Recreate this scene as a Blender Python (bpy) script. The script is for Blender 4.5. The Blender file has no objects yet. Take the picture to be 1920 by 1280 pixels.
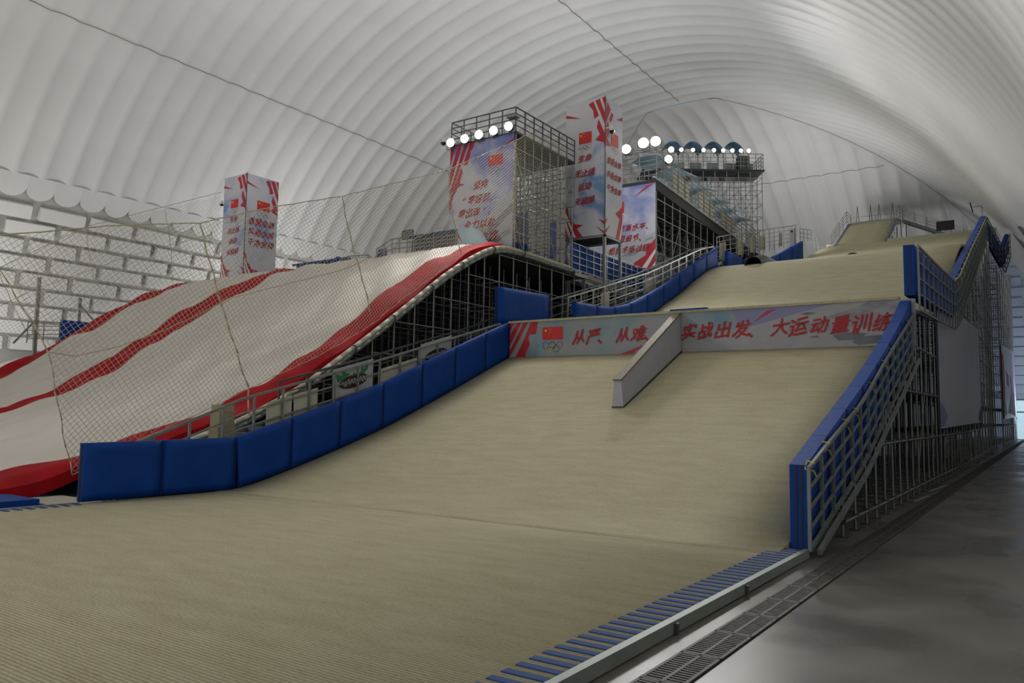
import bpy, math, random
import numpy as np
from mathutils import Vector, Matrix, Quaternion
random.seed(7)
scn = bpy.context.scene
COL = scn.collection
R = math.radians

# ------------------------------------------------------------------ camera
cam_d = bpy.data.cameras.new('camera'); cam = bpy.data.objects.new('camera', cam_d); COL.objects.link(cam)
cam_d.sensor_width = 36.0; cam_d.lens = 1471.5 / 1920 * 36; cam_d.clip_start = .05; cam_d.clip_end = 600
def cam_matrix(loc, yaw, pitch, roll):
    cy, sy, cp, sp = math.cos(yaw), math.sin(yaw), math.cos(pitch), math.sin(pitch)
    f = Vector((-sy*cp, cy*cp, sp)); r = Vector((cy, sy, 0)); u = r.cross(f)
    c, s = math.cos(roll), math.sin(roll)
    r, u = c*r + s*u, -s*r + c*u
    m = Matrix((r, u, -f)).transposed().to_4x4(); m.translation = loc
    return m
cam.matrix_world = cam_matrix(Vector((0, 0, 2.6)), .60417, .089117, .014921)
scn.camera = cam

# ------------------------------------------------------------------ world, exposure, lights
w = bpy.data.worlds.new('world'); scn.world = w; w.use_nodes = True
w.node_tree.nodes['Background'].inputs[0].default_value = (.75, .85, 1, 1)
w.node_tree.nodes['Background'].inputs[1].default_value = .3
vs = scn.view_settings
vs.view_transform = 'Standard'; vs.look = 'None'; vs.gamma = 1; vs.use_curve_mapping = False
vs.exposure = 0.0
cy = scn.cycles
cy.max_bounces = 7; cy.diffuse_bounces = 4; cy.glossy_bounces = 3; cy.transmission_bounces = 4
cy.use_denoising = True; cy.sample_clamp_indirect = 6.0; cy.caustics_reflective = False; cy.caustics_refractive = False

def light(name, kind, loc, target, power, size=1.0, color=(1, 1, 1), spot=None, size_y=None):
    d = bpy.data.lights.new(name, kind); d.energy = power; d.color = color
    if kind == 'AREA':
        d.shape = 'RECTANGLE' if size_y else 'SQUARE'; d.size = size
        if size_y: d.size_y = size_y
    else:
        d.shadow_soft_size = size
    if spot: d.spot_size = R(spot); d.spot_blend = .6
    o = bpy.data.objects.new(name, d); COL.objects.link(o); o.location = loc
    v = Vector(target) - Vector(loc)
    o.rotation_euler = v.to_track_quat('-Z', 'Y').to_euler()
    return o
LP = .48
# unseen area lights added to brighten the membrane, near the towers and behind the viewer
WH = (1, .985, .965)
light('membrane_fill', 'AREA', (-26, 36, 21), (-31, 28, 40), 6000*LP, 5, WH)
light('membrane_fill', 'AREA', (-33, 58, 17), (-36, 66, 45), 2600*LP, 5, WH)
light('membrane_fill', 'AREA', (-54, 46, 9), (-68, 60, 22), 2600*LP, 4, WH)  # follows the bright patch on the left wall
light('membrane_fill', 'AREA', (-24, 84, 18), (-17, 99, 40), 3000*LP, 6, WH)
light('membrane_fill', 'AREA', (-56, 8, 6), (-66, 16, 20), 2800*LP, 5, (1, .96, .93))
light('membrane_fill', 'AREA', (-57.5, 24, 7), (-68, 34, 12), 800*LP, 4, WH)
light('membrane_fill', 'AREA', (-31, -9, 5), (-24, 18, 40), 4600*LP, 6, WH)
light('membrane_fill', 'AREA', (-30, -34, 14), (-30, -22, 40), 1800*LP, 7, WH)
light('membrane_fill', 'AREA', (-8, -10, 4), (-8, 16, 34), 2200*LP, 4, WH)
light('membrane_fill', 'AREA', (-14, 60, 15), (-8, 40, 34), 1100*LP, 3, WH)
light('end_wall_fill', 'AREA', (-1.2, 105, 3.5), (-4, 117, 13), 700*LP, 3, (.78, .87, 1))  # added bluish light on the end wall, standing in for the door's daylight
# beams of the visible floodlight rows, thrown forward over the slopes
light('floodlight_beam', 'SPOT', (-25.1, 32.5, 17.5), (-11, 4, 0), 12500*LP, 2.2, WH, 110)
light('floodlight_beam', 'SPOT', (-22.6, 47.9, 21.1), (-10, 6, 0), 23000*LP, 2.2, WH, 100)
light('floodlight_beam', 'SPOT', (-26.0, 72.4, 28.6), (-11, 60, 12), 14000*LP, .8, WH, 130)

# ------------------------------------------------------------------ materials
MATS = {}
def mat(name, col, rough=.6, metal=0, noise=0, nscale=8, bump=0, bscale=30, emit=None, estr=1, spec=.5, stretch=(1, 1, 1), col2=None, detail=4, coords='Object'):
    m = bpy.data.materials.new(name); m.use_nodes = True
    nt = m.node_tree; b = nt.nodes['Principled BSDF']
    b.inputs['Base Color'].default_value = (*col, 1); b.inputs['Roughness'].default_value = rough
    b.inputs['Metallic'].default_value = metal; b.inputs['Specular IOR Level'].default_value = spec
    tc = nt.nodes.new('ShaderNodeTexCoord'); mp = nt.nodes.new('ShaderNodeMapping')
    mp.inputs['Scale'].default_value = stretch; nt.links.new(tc.outputs[coords], mp.inputs['Vector'])
    if noise or col2:
        n = nt.nodes.new('ShaderNodeTexNoise'); n.inputs['Scale'].default_value = nscale; n.inputs['Detail'].default_value = detail
        nt.links.new(mp.outputs[0], n.inputs['Vector'])
        r = nt.nodes.new('ShaderNodeValToRGB')
        c2 = col2 or tuple(c*(1-noise) for c in col)
        r.color_ramp.elements[0].position = .35; r.color_ramp.elements[0].color = (*c2, 1)
        r.color_ramp.elements[1].position = .65; r.color_ramp.elements[1].color = (*col, 1)
        nt.links.new(n.outputs[0], r.inputs[0]); nt.links.new(r.outputs[0], b.inputs['Base Color'])
    if bump:
        n2 = nt.nodes.new('ShaderNodeTexNoise'); n2.inputs['Scale'].default_value = bscale; n2.inputs['Detail'].default_value = 3
        nt.links.new(mp.outputs[0], n2.inputs['Vector'])
        bp = nt.nodes.new('ShaderNodeBump'); bp.inputs['Strength'].default_value = bump; bp.inputs['Distance'].default_value = .05
        nt.links.new(n2.outputs[0], bp.inputs['Height']); nt.links.new(bp.outputs[0], b.inputs['Normal'])
    if emit:
        b.inputs['Emission Color'].default_value = (*emit, 1); b.inputs['Emission Strength'].default_value = estr
    MATS[name] = m
    return m

def mat_bristle():
    """ivory dry-slope matting: rows of bristles across the slope, worn and slightly blotchy"""
    m = bpy.data.materials.new('bristle_mat'); m.use_nodes = True; nt = m.node_tree; N = nt.nodes; L = nt.links
    b = N['Principled BSDF']; b.inputs['Roughness'].default_value = .85; b.inputs['Specular IOR Level'].default_value = .2
    tc = N.new('ShaderNodeTexCoord')
    wv = N.new('ShaderNodeTexWave'); wv.wave_type = 'BANDS'; wv.bands_direction = 'Y'; wv.inputs['Scale'].default_value = 6.0
    wv.inputs['Distortion'].default_value = 1.6; wv.inputs['Detail'].default_value = 3; wv.inputs['Detail Scale'].default_value = 2.5
    L.new(tc.outputs['Object'], wv.inputs['Vector'])
    mp = N.new('ShaderNodeMapping'); mp.inputs['Scale'].default_value = (.9, 3.2, 1); L.new(tc.outputs['Object'], mp.inputs['Vector'])
    n1 = N.new('ShaderNodeTexNoise'); n1.inputs['Scale'].default_value = 1.1; n1.inputs['Detail'].default_value = 6; L.new(mp.outputs[0], n1.inputs['Vector'])
    mp2 = N.new('ShaderNodeMapping'); mp2.inputs['Scale'].default_value = (14, 40, 20); L.new(tc.outputs['Object'], mp2.inputs['Vector'])
    n2 = N.new('ShaderNodeTexNoise'); n2.inputs['Scale'].default_value = 1.0; n2.inputs['Detail'].default_value = 3; L.new(mp2.outputs[0], n2.inputs['Vector'])
    r1 = N.new('ShaderNodeValToRGB'); r1.color_ramp.elements[0].position = .3; r1.color_ramp.elements[0].color = (.535, .485, .305, 1)
    r1.color_ramp.elements[1].position = .7; r1.color_ramp.elements[1].color = (.62, .575, .385, 1); L.new(n1.outputs[0], r1.inputs[0])
    mx = N.new('ShaderNodeMix'); mx.data_type = 'RGBA'; mx.blend_type = 'MULTIPLY'; mx.inputs[0].default_value = .38
    L.new(r1.outputs[0], mx.inputs[6]); L.new(wv.outputs['Color'], mx.inputs[7])
    r2 = N.new('ShaderNodeValToRGB'); r2.color_ramp.elements[0].position = .32; r2.color_ramp.elements[0].color = (.62, .6, .55, 1)
    r2.color_ramp.elements[1].position = .45; r2.color_ramp.elements[1].color = (1, 1, 1, 1); L.new(n2.outputs[0], r2.inputs[0])
    mx2 = N.new('ShaderNodeMix'); mx2.data_type = 'RGBA'; mx2.blend_type = 'MULTIPLY'; mx2.inputs[0].default_value = .5
    L.new(mx.outputs[2], mx2.inputs[6]); L.new(r2.outputs[0], mx2.inputs[7]); L.new(mx2.outputs[2], b.inputs['Base Color'])
    bp = N.new('ShaderNodeBump'); bp.inputs['Strength'].default_value = .12; bp.inputs['Distance'].default_value = .02
    L.new(wv.outputs['Color'], bp.inputs['Height']); L.new(bp.outputs[0], b.inputs['Normal'])
    MATS['bristle'] = m
mat_bristle()

def mat_floor():
    m = bpy.data.materials.new('polished_concrete'); m.use_nodes = True; nt = m.node_tree; N = nt.nodes; L = nt.links
    b = N['Principled BSDF']
    tc = N.new('ShaderNodeTexCoord')
    n1 = N.new('ShaderNodeTexNoise'); n1.inputs['Scale'].default_value = .45; n1.inputs['Detail'].default_value = 4; n1.inputs['Roughness'].default_value = .5
    L.new(tc.outputs['Object'], n1.inputs['Vector'])
    r1 = N.new('ShaderNodeValToRGB'); r1.color_ramp.elements[0].position = .3; r1.color_ramp.elements[0].color = (.085, .08, .064, 1)
    r1.color_ramp.elements[1].position = .68; r1.color_ramp.elements[1].color = (.14, .13, .105, 1); L.new(n1.outputs[0], r1.inputs[0])
    nz = N.new('ShaderNodeTexNoise'); nz.inputs['Scale'].default_value = 1.6; nz.inputs['Detail'].default_value = 6; L.new(tc.outputs['Object'], nz.inputs['Vector'])
    vo = N.new('ShaderNodeTexVoronoi'); vo.feature = 'DISTANCE_TO_EDGE'; vo.inputs['Scale'].default_value = .22
    va = N.new('ShaderNodeVectorMath'); va.operation = 'ADD'; L.new(tc.outputs['Object'], va.inputs[0]); L.new(nz.outputs['Color'], va.inputs[1]); L.new(va.outputs[0], vo.inputs['Vector'])
    r3 = N.new('ShaderNodeValToRGB'); r3.color_ramp.elements[0].position = 0; r3.color_ramp.elements[0].color = (.45, .45, .45, 1)
    r3.color_ramp.elements[1].position = .004; r3.color_ramp.elements[1].color = (1, 1, 1, 1); L.new(vo.outputs[0], r3.inputs[0])
    mx = N.new('ShaderNodeMix'); mx.data_type = 'RGBA'; mx.blend_type = 'MULTIPLY'; mx.inputs[0].default_value = .6
    L.new(r1.outputs[0], mx.inputs[6]); L.new(r3.outputs[0], mx.inputs[7]); L.new(mx.outputs[2], b.inputs['Base Color'])
    r2 = N.new('ShaderNodeMapRange'); r2.inputs['From Min'].default_value = .35; r2.inputs['From Max'].default_value = .65; r2.inputs['To Min'].default_value = .24; r2.inputs['To Max'].default_value = .42; L.new(n1.outputs[0], r2.inputs['Value'])
    L.new(r2.outputs[0], b.inputs['Roughness'])
    bp = N.new('ShaderNodeBump'); bp.inputs['Strength'].default_value = .05; bp.inputs['Distance'].default_value = .02
    L.new(nz.outputs[0], bp.inputs['Height']); L.new(bp.outputs[0], b.inputs['Normal'])
    MATS['floor'] = m
mat_floor()

mat('membrane', (.78, .785, .785), .58, noise=.06, nscale=.25, bump=.12, bscale=1.6, spec=.32, stretch=(1, .35, 1))
mat('membrane_end', (.79, .79, .79), .24, noise=.05, nscale=.3, bump=.35, bscale=2.2, spec=.5, stretch=(.4, 1, 1.6))
mat('wall_lining', (.50, .49, .465), .7, noise=.1, nscale=.4)  # greyed to put shade into the recesses between the blocks
mat('panel_white', (.80, .80, .79), .6, noise=.05, nscale=.6)
mat('panel_daylight_tint', (.50, .57, .70), .45, noise=.08, nscale=.5)  # blue of the door's daylight painted into the end wall lining
mat('cable', (.26, .24, .2), .7)
mat('pad_blue', (.003, .052, .29), .6, bump=.22, bscale=4, noise=.18, nscale=1.2, spec=.18)
mat('pad_seam', (.006, .02, .09), .6)
mat('strap_black', (.01, .01, .012), .6)
mat('steel', (.34, .35, .34), .45, metal=.55, noise=.25, nscale=3)
mat('steel_light', (.50, .51, .50), .4, metal=.5, noise=.2, nscale=3)
mat('steel_dark', (.10, .11, .11), .55, metal=.4)
mat('steel_paint', (.20, .23, .22), .5, metal=.2, noise=.2, nscale=4)
mat('beam_green', (.26, .29, .26), .5, metal=.2, noise=.15, nscale=2)
mat('bag_white', (.60, .565, .495), .7, noise=.06, nscale=.5, bump=.15, bscale=1.2, stretch=(1, .3, 1))
mat('bag_red', (.38, .004, .009), .75, spec=.15, noise=.25, nscale=1.5, bump=.2, bscale=3)
mat('stripe_blue', (.006, .055, .22), .8, noise=.2, nscale=20)
mat('fin_white', (.40, .40, .45), .55, noise=.05, nscale=2)
mat('fin_wood', (.21, .165, .075), .6, noise=.4, nscale=5, stretch=(6, 1, 1))
mat('trim_dark', (.045, .042, .035), .6)
mat('deck_dark', (.04, .042, .045), .8)
mat('net_cord', (.50, .47, .38), .8)
mat('rope', (.50, .45, .30), .85)
mat('board_cream', (.50, .48, .38), .65, noise=.1, nscale=2)
mat('board_grey', (.42, .43, .43), .6, noise=.1, nscale=2)
mat('red', (.47, .02, .035), .5)
mat('red_flag', (.62, .022, .02), .5)
mat('yellow', (.85, .68, .10), .5)
mat('ink_red', (.40, .014, .02), .6)
mat('white_print', (.80, .80, .82), .5)
mat('mountain', (.34, .35, .375), .55, noise=.35, nscale=1.6, stretch=(1, 1, 2), detail=8)
mat('mountain_dark', (.17, .18, .205), .55, noise=.3, nscale=2)
mat('snow_print', (.52, .52, .535), .55, noise=.12, nscale=1.3)
mat('snow_wall', (.38, .38, .395), .55, noise=.12, nscale=1.3)
mat('sky_violet', (.23, .235, .40), .55)
mat('ring_blue', (.01, .1, .4), .5); mat('ring_black', (.015, .015, .015), .5); mat('ring_red', (.6, .03, .04), .5)
mat('ring_yellow', (.7, .5, .05), .5); mat('ring_green', (.02, .3, .1), .5)
mat('lamp_glow', (.9, .9, .9), .4, emit=(1, .99, .96), estr=6)
mat('canopy_blue', (.16, .30, .45), .3, noise=.3, nscale=.8)
mat('canopy_pale', (.50, .72, .84), .3, noise=.25, nscale=1)
mat('tarp_blue', (.03, .13, .55), .5, noise=.3, nscale=1)
mat('rubber', (.015, .015, .017), .4)
mat('tube_grey', (.045, .045, .047), .85, spec=.15, noise=.2, nscale=2)
mat('sticker', (.45, .42, .03), .5)
mat('leaf_green', (.01, .17, .07), .6); mat('maroon', (.05, .01, .015), .6)
mat('wood', (.36, .21, .10), .6, noise=.3, nscale=4)
mat('glass_day', (.5, .7, .8), .1, emit=(.62, .86, .95), estr=.55)
mat('box_beige', (.33, .31, .19), .7, noise=.12, nscale=3)
mat('drain_iron', (.10, .093, .078), .6, metal=.3, noise=.4, nscale=6)
mat('pit_shade', (.008, .008, .008), .9)  # near-black colour paints the shade inside the drain channel
mat('cord_yellow', (.55, .47, .05), .7)

def mat_print(name, cols, scale, seed, rough=.5):
    """printed sky: blue and white clouds"""
    m = bpy.data.materials.new(name); m.use_nodes = True; nt = m.node_tree; N = nt.nodes; L = nt.links
    b = N['Principled BSDF']; b.inputs['Roughness'].default_value = rough
    tc = N.new('ShaderNodeTexCoord'); mp = N.new('ShaderNodeMapping'); mp.inputs['Location'].default_value = (seed, seed*1.7, seed*.3)
    L.new(tc.outputs['Object'], mp.inputs['Vector'])
    n = N.new('ShaderNodeTexNoise'); n.inputs['Scale'].default_value = scale; n.inputs['Detail'].default_value = 5; n.inputs['Roughness'].default_value = .55
    n.inputs['Distortion'].default_value = .4
    L.new(mp.outputs[0], n.inputs['Vector'])
    r = N.new('ShaderNodeValToRGB')
    e = r.color_ramp.elements
    e[0].position = .36; e[0].color = (*cols[0], 1); e[1].position = .56; e[1].color = (*cols[2], 1)
    k = e.new(.45); k.color = (*cols[1], 1)
    L.new(n.outputs[0], r.inputs[0]); L.new(r.outputs[0], b.inputs['Base Color'])
    MATS[name] = m
mat_print('print_tower', [(.17, .30, .54), (.52, .54, .62), (.60, .60, .63)], .33, 3.1)
mat_print('print_tower_b', [(.20, .33, .60), (.54, .56, .66), (.62, .62, .68)], .33, 8.3)
mat_print('print_banner', [(.19, .23, .50), (.34, .37, .58), (.60, .60, .66)], .36, 5.5)
mat_print('print_wall', [(.16, .28, .35), (.24, .32, .36), (.32, .33, .345)], .5, 1.2, .55)
mat_print('print_side', [(.33, .36, .47), (.42, .43, .50), (.47, .44, .48)], .25, 9.1, .33)
mat_print('print_side_far', [(.30, .34, .62), (.52, .47, .62), (.62, .56, .62)], .25, 4.4, .3)

# ------------------------------------------------------------------ mesh helpers
ROOT = {}                    # object name -> world offset of its thing
def off(parent):
    return ROOT.get(parent.name, Vector((0, 0, 0))) if parent else Vector((0, 0, 0))
def tag(o, label=None, cat=None, group=None, kind=None):
    if label: o['label'] = label
    if cat: o['category'] = cat
    if group: o['group'] = group
    if kind: o['kind'] = kind
    return o
def thing(name, loc, label, cat, group=None):
    o = bpy.data.objects.new(name, None); COL.objects.link(o); o.location = loc; o.empty_display_size = .3
    ROOT[o.name] = Vector(loc)
    return tag(o, label, cat, group)
def link_mesh(name, me, parent, loc=None):
    o = bpy.data.objects.new(name, me); COL.objects.link(o)
    if parent is not None:
        o.parent = parent; ROOT[o.name] = off(parent)
    elif loc is not None:
        o.location = loc; ROOT[o.name] = Vector(loc)
    return o
ORD = 'first second third fourth fifth sixth seventh eighth ninth tenth eleventh twelfth thirteenth fourteenth fifteenth sixteenth'.split()
class MB:
    def __init__(s): s.v = []; s.f = []; s.mi = []
    def add(s, vs, fs, mi=0):
        n = len(s.v); s.v += [tuple(p) for p in vs]; s.f += [tuple(i+n for i in f) for f in fs]; s.mi += [mi]*len(fs)
    def hexa(s, p, mi=0):      # 8 points: bottom 4 ccw, top 4 ccw
        s.add(p, [(3, 2, 1, 0), (4, 5, 6, 7), (0, 1, 5, 4), (1, 2, 6, 5), (2, 3, 7, 6), (3, 0, 4, 7)], mi); return s
    def box(s, a, b, mi=0):
        x0, y0, z0 = a; x1, y1, z1 = b
        return s.hexa([(x0, y0, z0), (x1, y0, z0), (x1, y1, z0), (x0, y1, z0), (x0, y0, z1), (x1, y0, z1), (x1, y1, z1), (x0, y1, z1)], mi)
    def tube(s, p, q, r, n=6, mi=0, cap=True):
        p = Vector(p); q = Vector(q); d = (q-p).normalized()
        a = d.orthogonal().normalized(); b = d.cross(a)
        vs = []
        for e in (p, q):
            for k in range(n):
                t = 2*math.pi*k/n; vs.append(e + r*(math.cos(t)*a + math.sin(t)*b))
        fs = [(k, (k+1) % n, n+(k+1) % n, n+k) for k in range(n)]
        if cap: fs += [tuple(range(n-1, -1, -1)), tuple(range(n, 2*n))]
        s.add(vs, fs, mi); return s
    def path(s, pts, r, n=6, mi=0):
        for a, b in zip(pts[:-1], pts[1:]): s.tube(a, b, r, n, mi)
        return s
    def bar(s, p, q, w, h, mi=0, up=(0, 0, 1)):
        p = Vector(p); q = Vector(q); d = (q-p).normalized(); up = Vector(up)
        if abs(d.dot(up)) > .97: up = Vector((1, 0, 0))
        a = d.cross(up).normalized()*w/2; b = a.cross(d).normalized()*h/2
        s.hexa([p-a-b, p+a-b, q+a-b, q-a-b, p-a+b, p+a+b, q+a+b, q-a+b], mi); return s
    def poly(s, pts, thick, mi=0):   # planar polygon (list of Vector) extruded along vector thick
        n = len(pts); t = Vector(thick)
        s.add(list(pts) + [p+t for p in pts], [tuple(range(n-1, -1, -1)), tuple(range(n, 2*n))] + [(k, (k+1) % n, n+(k+1) % n, n+k) for k in range(n)], mi); return s
    def build(s, name, m, parent=None, loc=None, smooth=False):
        base = off(parent) if parent is not None else Vector(loc or (0, 0, 0))
        me = bpy.data.meshes.new(name)
        me.from_pydata([(p[0]-base.x, p[1]-base.y, p[2]-base.z) for p in s.v], [], s.f)
        ms = m if isinstance(m, (list, tuple)) else [m]
        for k in ms: me.materials.append(MATS[k])
        if len(ms) > 1: me.polygons.foreach_set('material_index', s.mi)
        if smooth: me.polygons.foreach_set('use_smooth', [True]*len(me.polygons))
        me.update()
        return link_mesh(name, me, parent, loc)
def np_mesh(name, V, F, m, parent=None, loc=None, smooth=True):
    base = off(parent) if parent is not None else Vector(loc or (0, 0, 0))
    me = bpy.data.meshes.new(name); V = np.asarray(V, float) - np.array(base)
    me.from_pydata(V.tolist(), [], [tuple(f) for f in F]); me.materials.append(MATS[m])
    if smooth: me.polygons.foreach_set('use_smooth', [True]*len(me.polygons))
    me.update(); return link_mesh(name, me, parent, loc)
def grid_faces(nu, nv, flip=False):
    out = []
    for i in range(nu-1):
        for j in range(nv-1):
            a, b, c, d = i*nv+j, i*nv+j+1, (i+1)*nv+j+1, (i+1)*nv+j
            out.append((a, d, c, b) if flip else (a, b, c, d))
    return out
# one unit pole (length 1 along z, radius 1) per material, shared by every scaffold tube
POLE = {}
def pole_mesh(m, n=6):
    if (m, n) not in POLE:
        b = MB(); b.tube((0, 0, 0), (0, 0, 1), 1, n); me = bpy.data.meshes.new('pole'); me.from_pydata(b.v, [], b.f)
        me.materials.append(MATS[m]); me.polygons.foreach_set('use_smooth', [len(f) == 4 for f in b.f]); POLE[(m, n)] = me
    return POLE[(m, n)]
def pole(name, p, q, r, m, parent):
    o = bpy.data.objects.new(name, pole_mesh(m)); COL.objects.link(o)
    p = Vector(p); q = Vector(q); d = q-p
    o.rotation_mode = 'QUATERNION'; o.rotation_quaternion = Vector((0, 0, 1)).rotation_difference(d.normalized()) if d.length else Quaternion()
    o.scale = (r, r, d.length); o.parent = parent; o.location = p - off(parent); ROOT[o.name] = off(parent)
    return o
def interp(prof, y): return float(np.interp(y, [p[0] for p in prof], [p[1] for p in prof]))
class Smooth:
    """profile z(y) through control points, softened over about a metre"""
    def __init__(s, pts, wdt=1.0):
        a = np.array(pts, float); s.y = np.arange(a[0, 0]-3, a[-1, 0]+3, .1)
        z = np.interp(s.y, a[:, 0], a[:, 1]); n = int(wdt/.1)*2+1
        lo = z[0] - (a[1, 1]-a[0, 1])*0; zz = np.concatenate([np.full(n, lo), z, np.full(n, z[-1])])
        s.z = np.convolve(zz, np.ones(n)/n, 'same')[n:-n]
    def __call__(s, y): return float(np.interp(y, s.y, s.z))

# ------------------------------------------------------------------ glyphs for the lettering (built-in font)
TEXTS = '从严难、实战出发大运动量训练坚持“零容忍现”，全力以赴夺干净金牌。生命无止境极限道德风格在高水平下狠细节把技术过硬求真'
GLYPH = {}
def make_glyphs():
    tmp = []
    for ch in sorted(set(TEXTS)):
        c = bpy.data.curves.new('glyph', 'FONT'); c.body = ch; c.size = 1; c.resolution_u = 2; c.align_x = 'CENTER'
        o = bpy.data.objects.new('glyph', c); COL.objects.link(o); tmp.append((ch, o))
    bpy.context.view_layer.update()
    dg = bpy.context.evaluated_depsgraph_get()
    for ch, o in tmp:
        me = o.evaluated_get(dg).to_mesh()
        GLYPH[ch] = (np.array([v.co[:2] for v in me.vertices]).reshape(-1, 2), [tuple(p.vertices) for p in me.polygons])
        o.evaluated_get(dg).to_mesh_clear()
    for ch, o in tmp:
        c = o.data; bpy.data.objects.remove(o); bpy.data.curves.remove(c)
make_glyphs()

class Face:
    """a printed panel: u to the right, t downwards (0..1), print laid on in thin layers"""
    def __init__(s, parent, O, U, V, W, H):   # O top-left corner, U right unit, V down unit
        s.p = parent; s.O = Vector(O); s.U = Vector(U).normalized(); s.V = Vector(V).normalized(); s.W = W; s.H = H
        s.N = s.V.cross(s.U).normalized()     # towards the viewer
        s.k = 0
    def pt(s, u, t, lift=0): return s.O + s.U*(u*s.W) + s.V*(t*s.H) + s.N*lift
    def poly(s, name, pts, m, lift=.012):
        s.k += 1; b = MB(); l = lift + .0003*s.k
        b.poly([s.pt(u, t, l-.006) for u, t in pts][::-1], s.N*.006); return b.build(name, m, s.p)
    def polys(s, name, lst, m, lift=.012):
        for pts in lst: s.poly(name, pts, m, lift)
    def text(s, body, u, t, h, rot=0, gap=1.0, wsc=1.0, m='ink_red', name='lettering', lift=.03):
        """one line, centred at u, baseline t, height h in metres"""
        s.k += 1; b = MB(); n = len(body); rnd = random.Random(len(body)*7 + int(u*100))
        for i, ch in enumerate(body):
            P, F = GLYPH[ch]
            if not len(P): continue
            x = P[:, 0]; y = P[:, 1] - .38
            a = rot + rnd.uniform(-.06, .06); sc = rnd.uniform(.92, 1.08)
            x2 = x + .22*y + .02*np.sin(9*y + i); y2 = y + .16*x + .02*np.sin(8*x + 2*i)     # brush slant
            xr = (x2*math.cos(a) - y2*math.sin(a))*sc*wsc; yr = (x2*math.sin(a) + y2*math.cos(a))*sc
            cx = (i-(n-1)/2)*gap
            pts = [s.pt(u, t, lift) + s.U*((cx+float(q))*h) - s.V*((float(r_)+.38)*h) for q, r_ in zip(xr, yr)]
            for q, (du, dv) in enumerate(((0, 0), (.022, 0), (-.022, .006), (.006, .02), (-.006, -.02))):
                sh = s.U*(du*h) - s.V*(dv*h) + s.N*(.0004*q); b.add([p_+sh for p_ in pts], F)
        return b.build(name, m, s.p)
    def flag(s, u0, t0, u1, t1):
        f = s.poly('flag', [(u0, t0), (u1, t0), (u1, t1), (u0, t1)], 'red_flag', .016)
        b = MB(); w = (u1-u0)*s.W; h = (t1-t0)*s.H; s.k += 1
        for cx, cy, r in ((.17, .27, .15), (.34, .1, .05), (.40, .2, .05), (.40, .35, .05), (.34, .46, .05)):
            pts = []
            for k in range(10):
                rr = (r if k % 2 == 0 else r*.4)*h; a = math.pi*k/5
                pts.append(s.pt(u0, t0, .028) + s.U*(cx*w + rr*math.sin(a)) + s.V*(cy*h - rr*math.cos(a)))
            b.poly(pts[::-1], s.N*.003)
        b.build('flag_stars', 'yellow', f); return f
    def rings(s, u0, t0, u1, t1, dark=False):
        w = (u1-u0)*s.W; h = (t1-t0)*s.H; r = w/6.6
        spec = [(1, 0, 'ring_blue'), (3.3, 0, 'ring_black'), (5.6, 0, 'ring_red'), (2.15, 1, 'ring_yellow'), (4.45, 1, 'ring_green')]
        for k, (cx, cy, m) in enumerate(spec):
            c = s.pt(u0, t0, .026 + .002*k) + s.U*(cx*r) + s.V*(r + cy*r); n = 20; vs = []
            for i in range(n):
                a = 2*math.pi*i/n; d = s.U*math.cos(a) + s.V*math.sin(a); vs += [c + d*r, c + d*r*.86]
            b = MB(); b.add(vs, [(2*i, 2*i+1, (2*i+3) % (2*n), (2*i+2) % (2*n)) for i in range(n)]); b.build('ring', m, s.p)

FL = .11      # floor level
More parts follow.
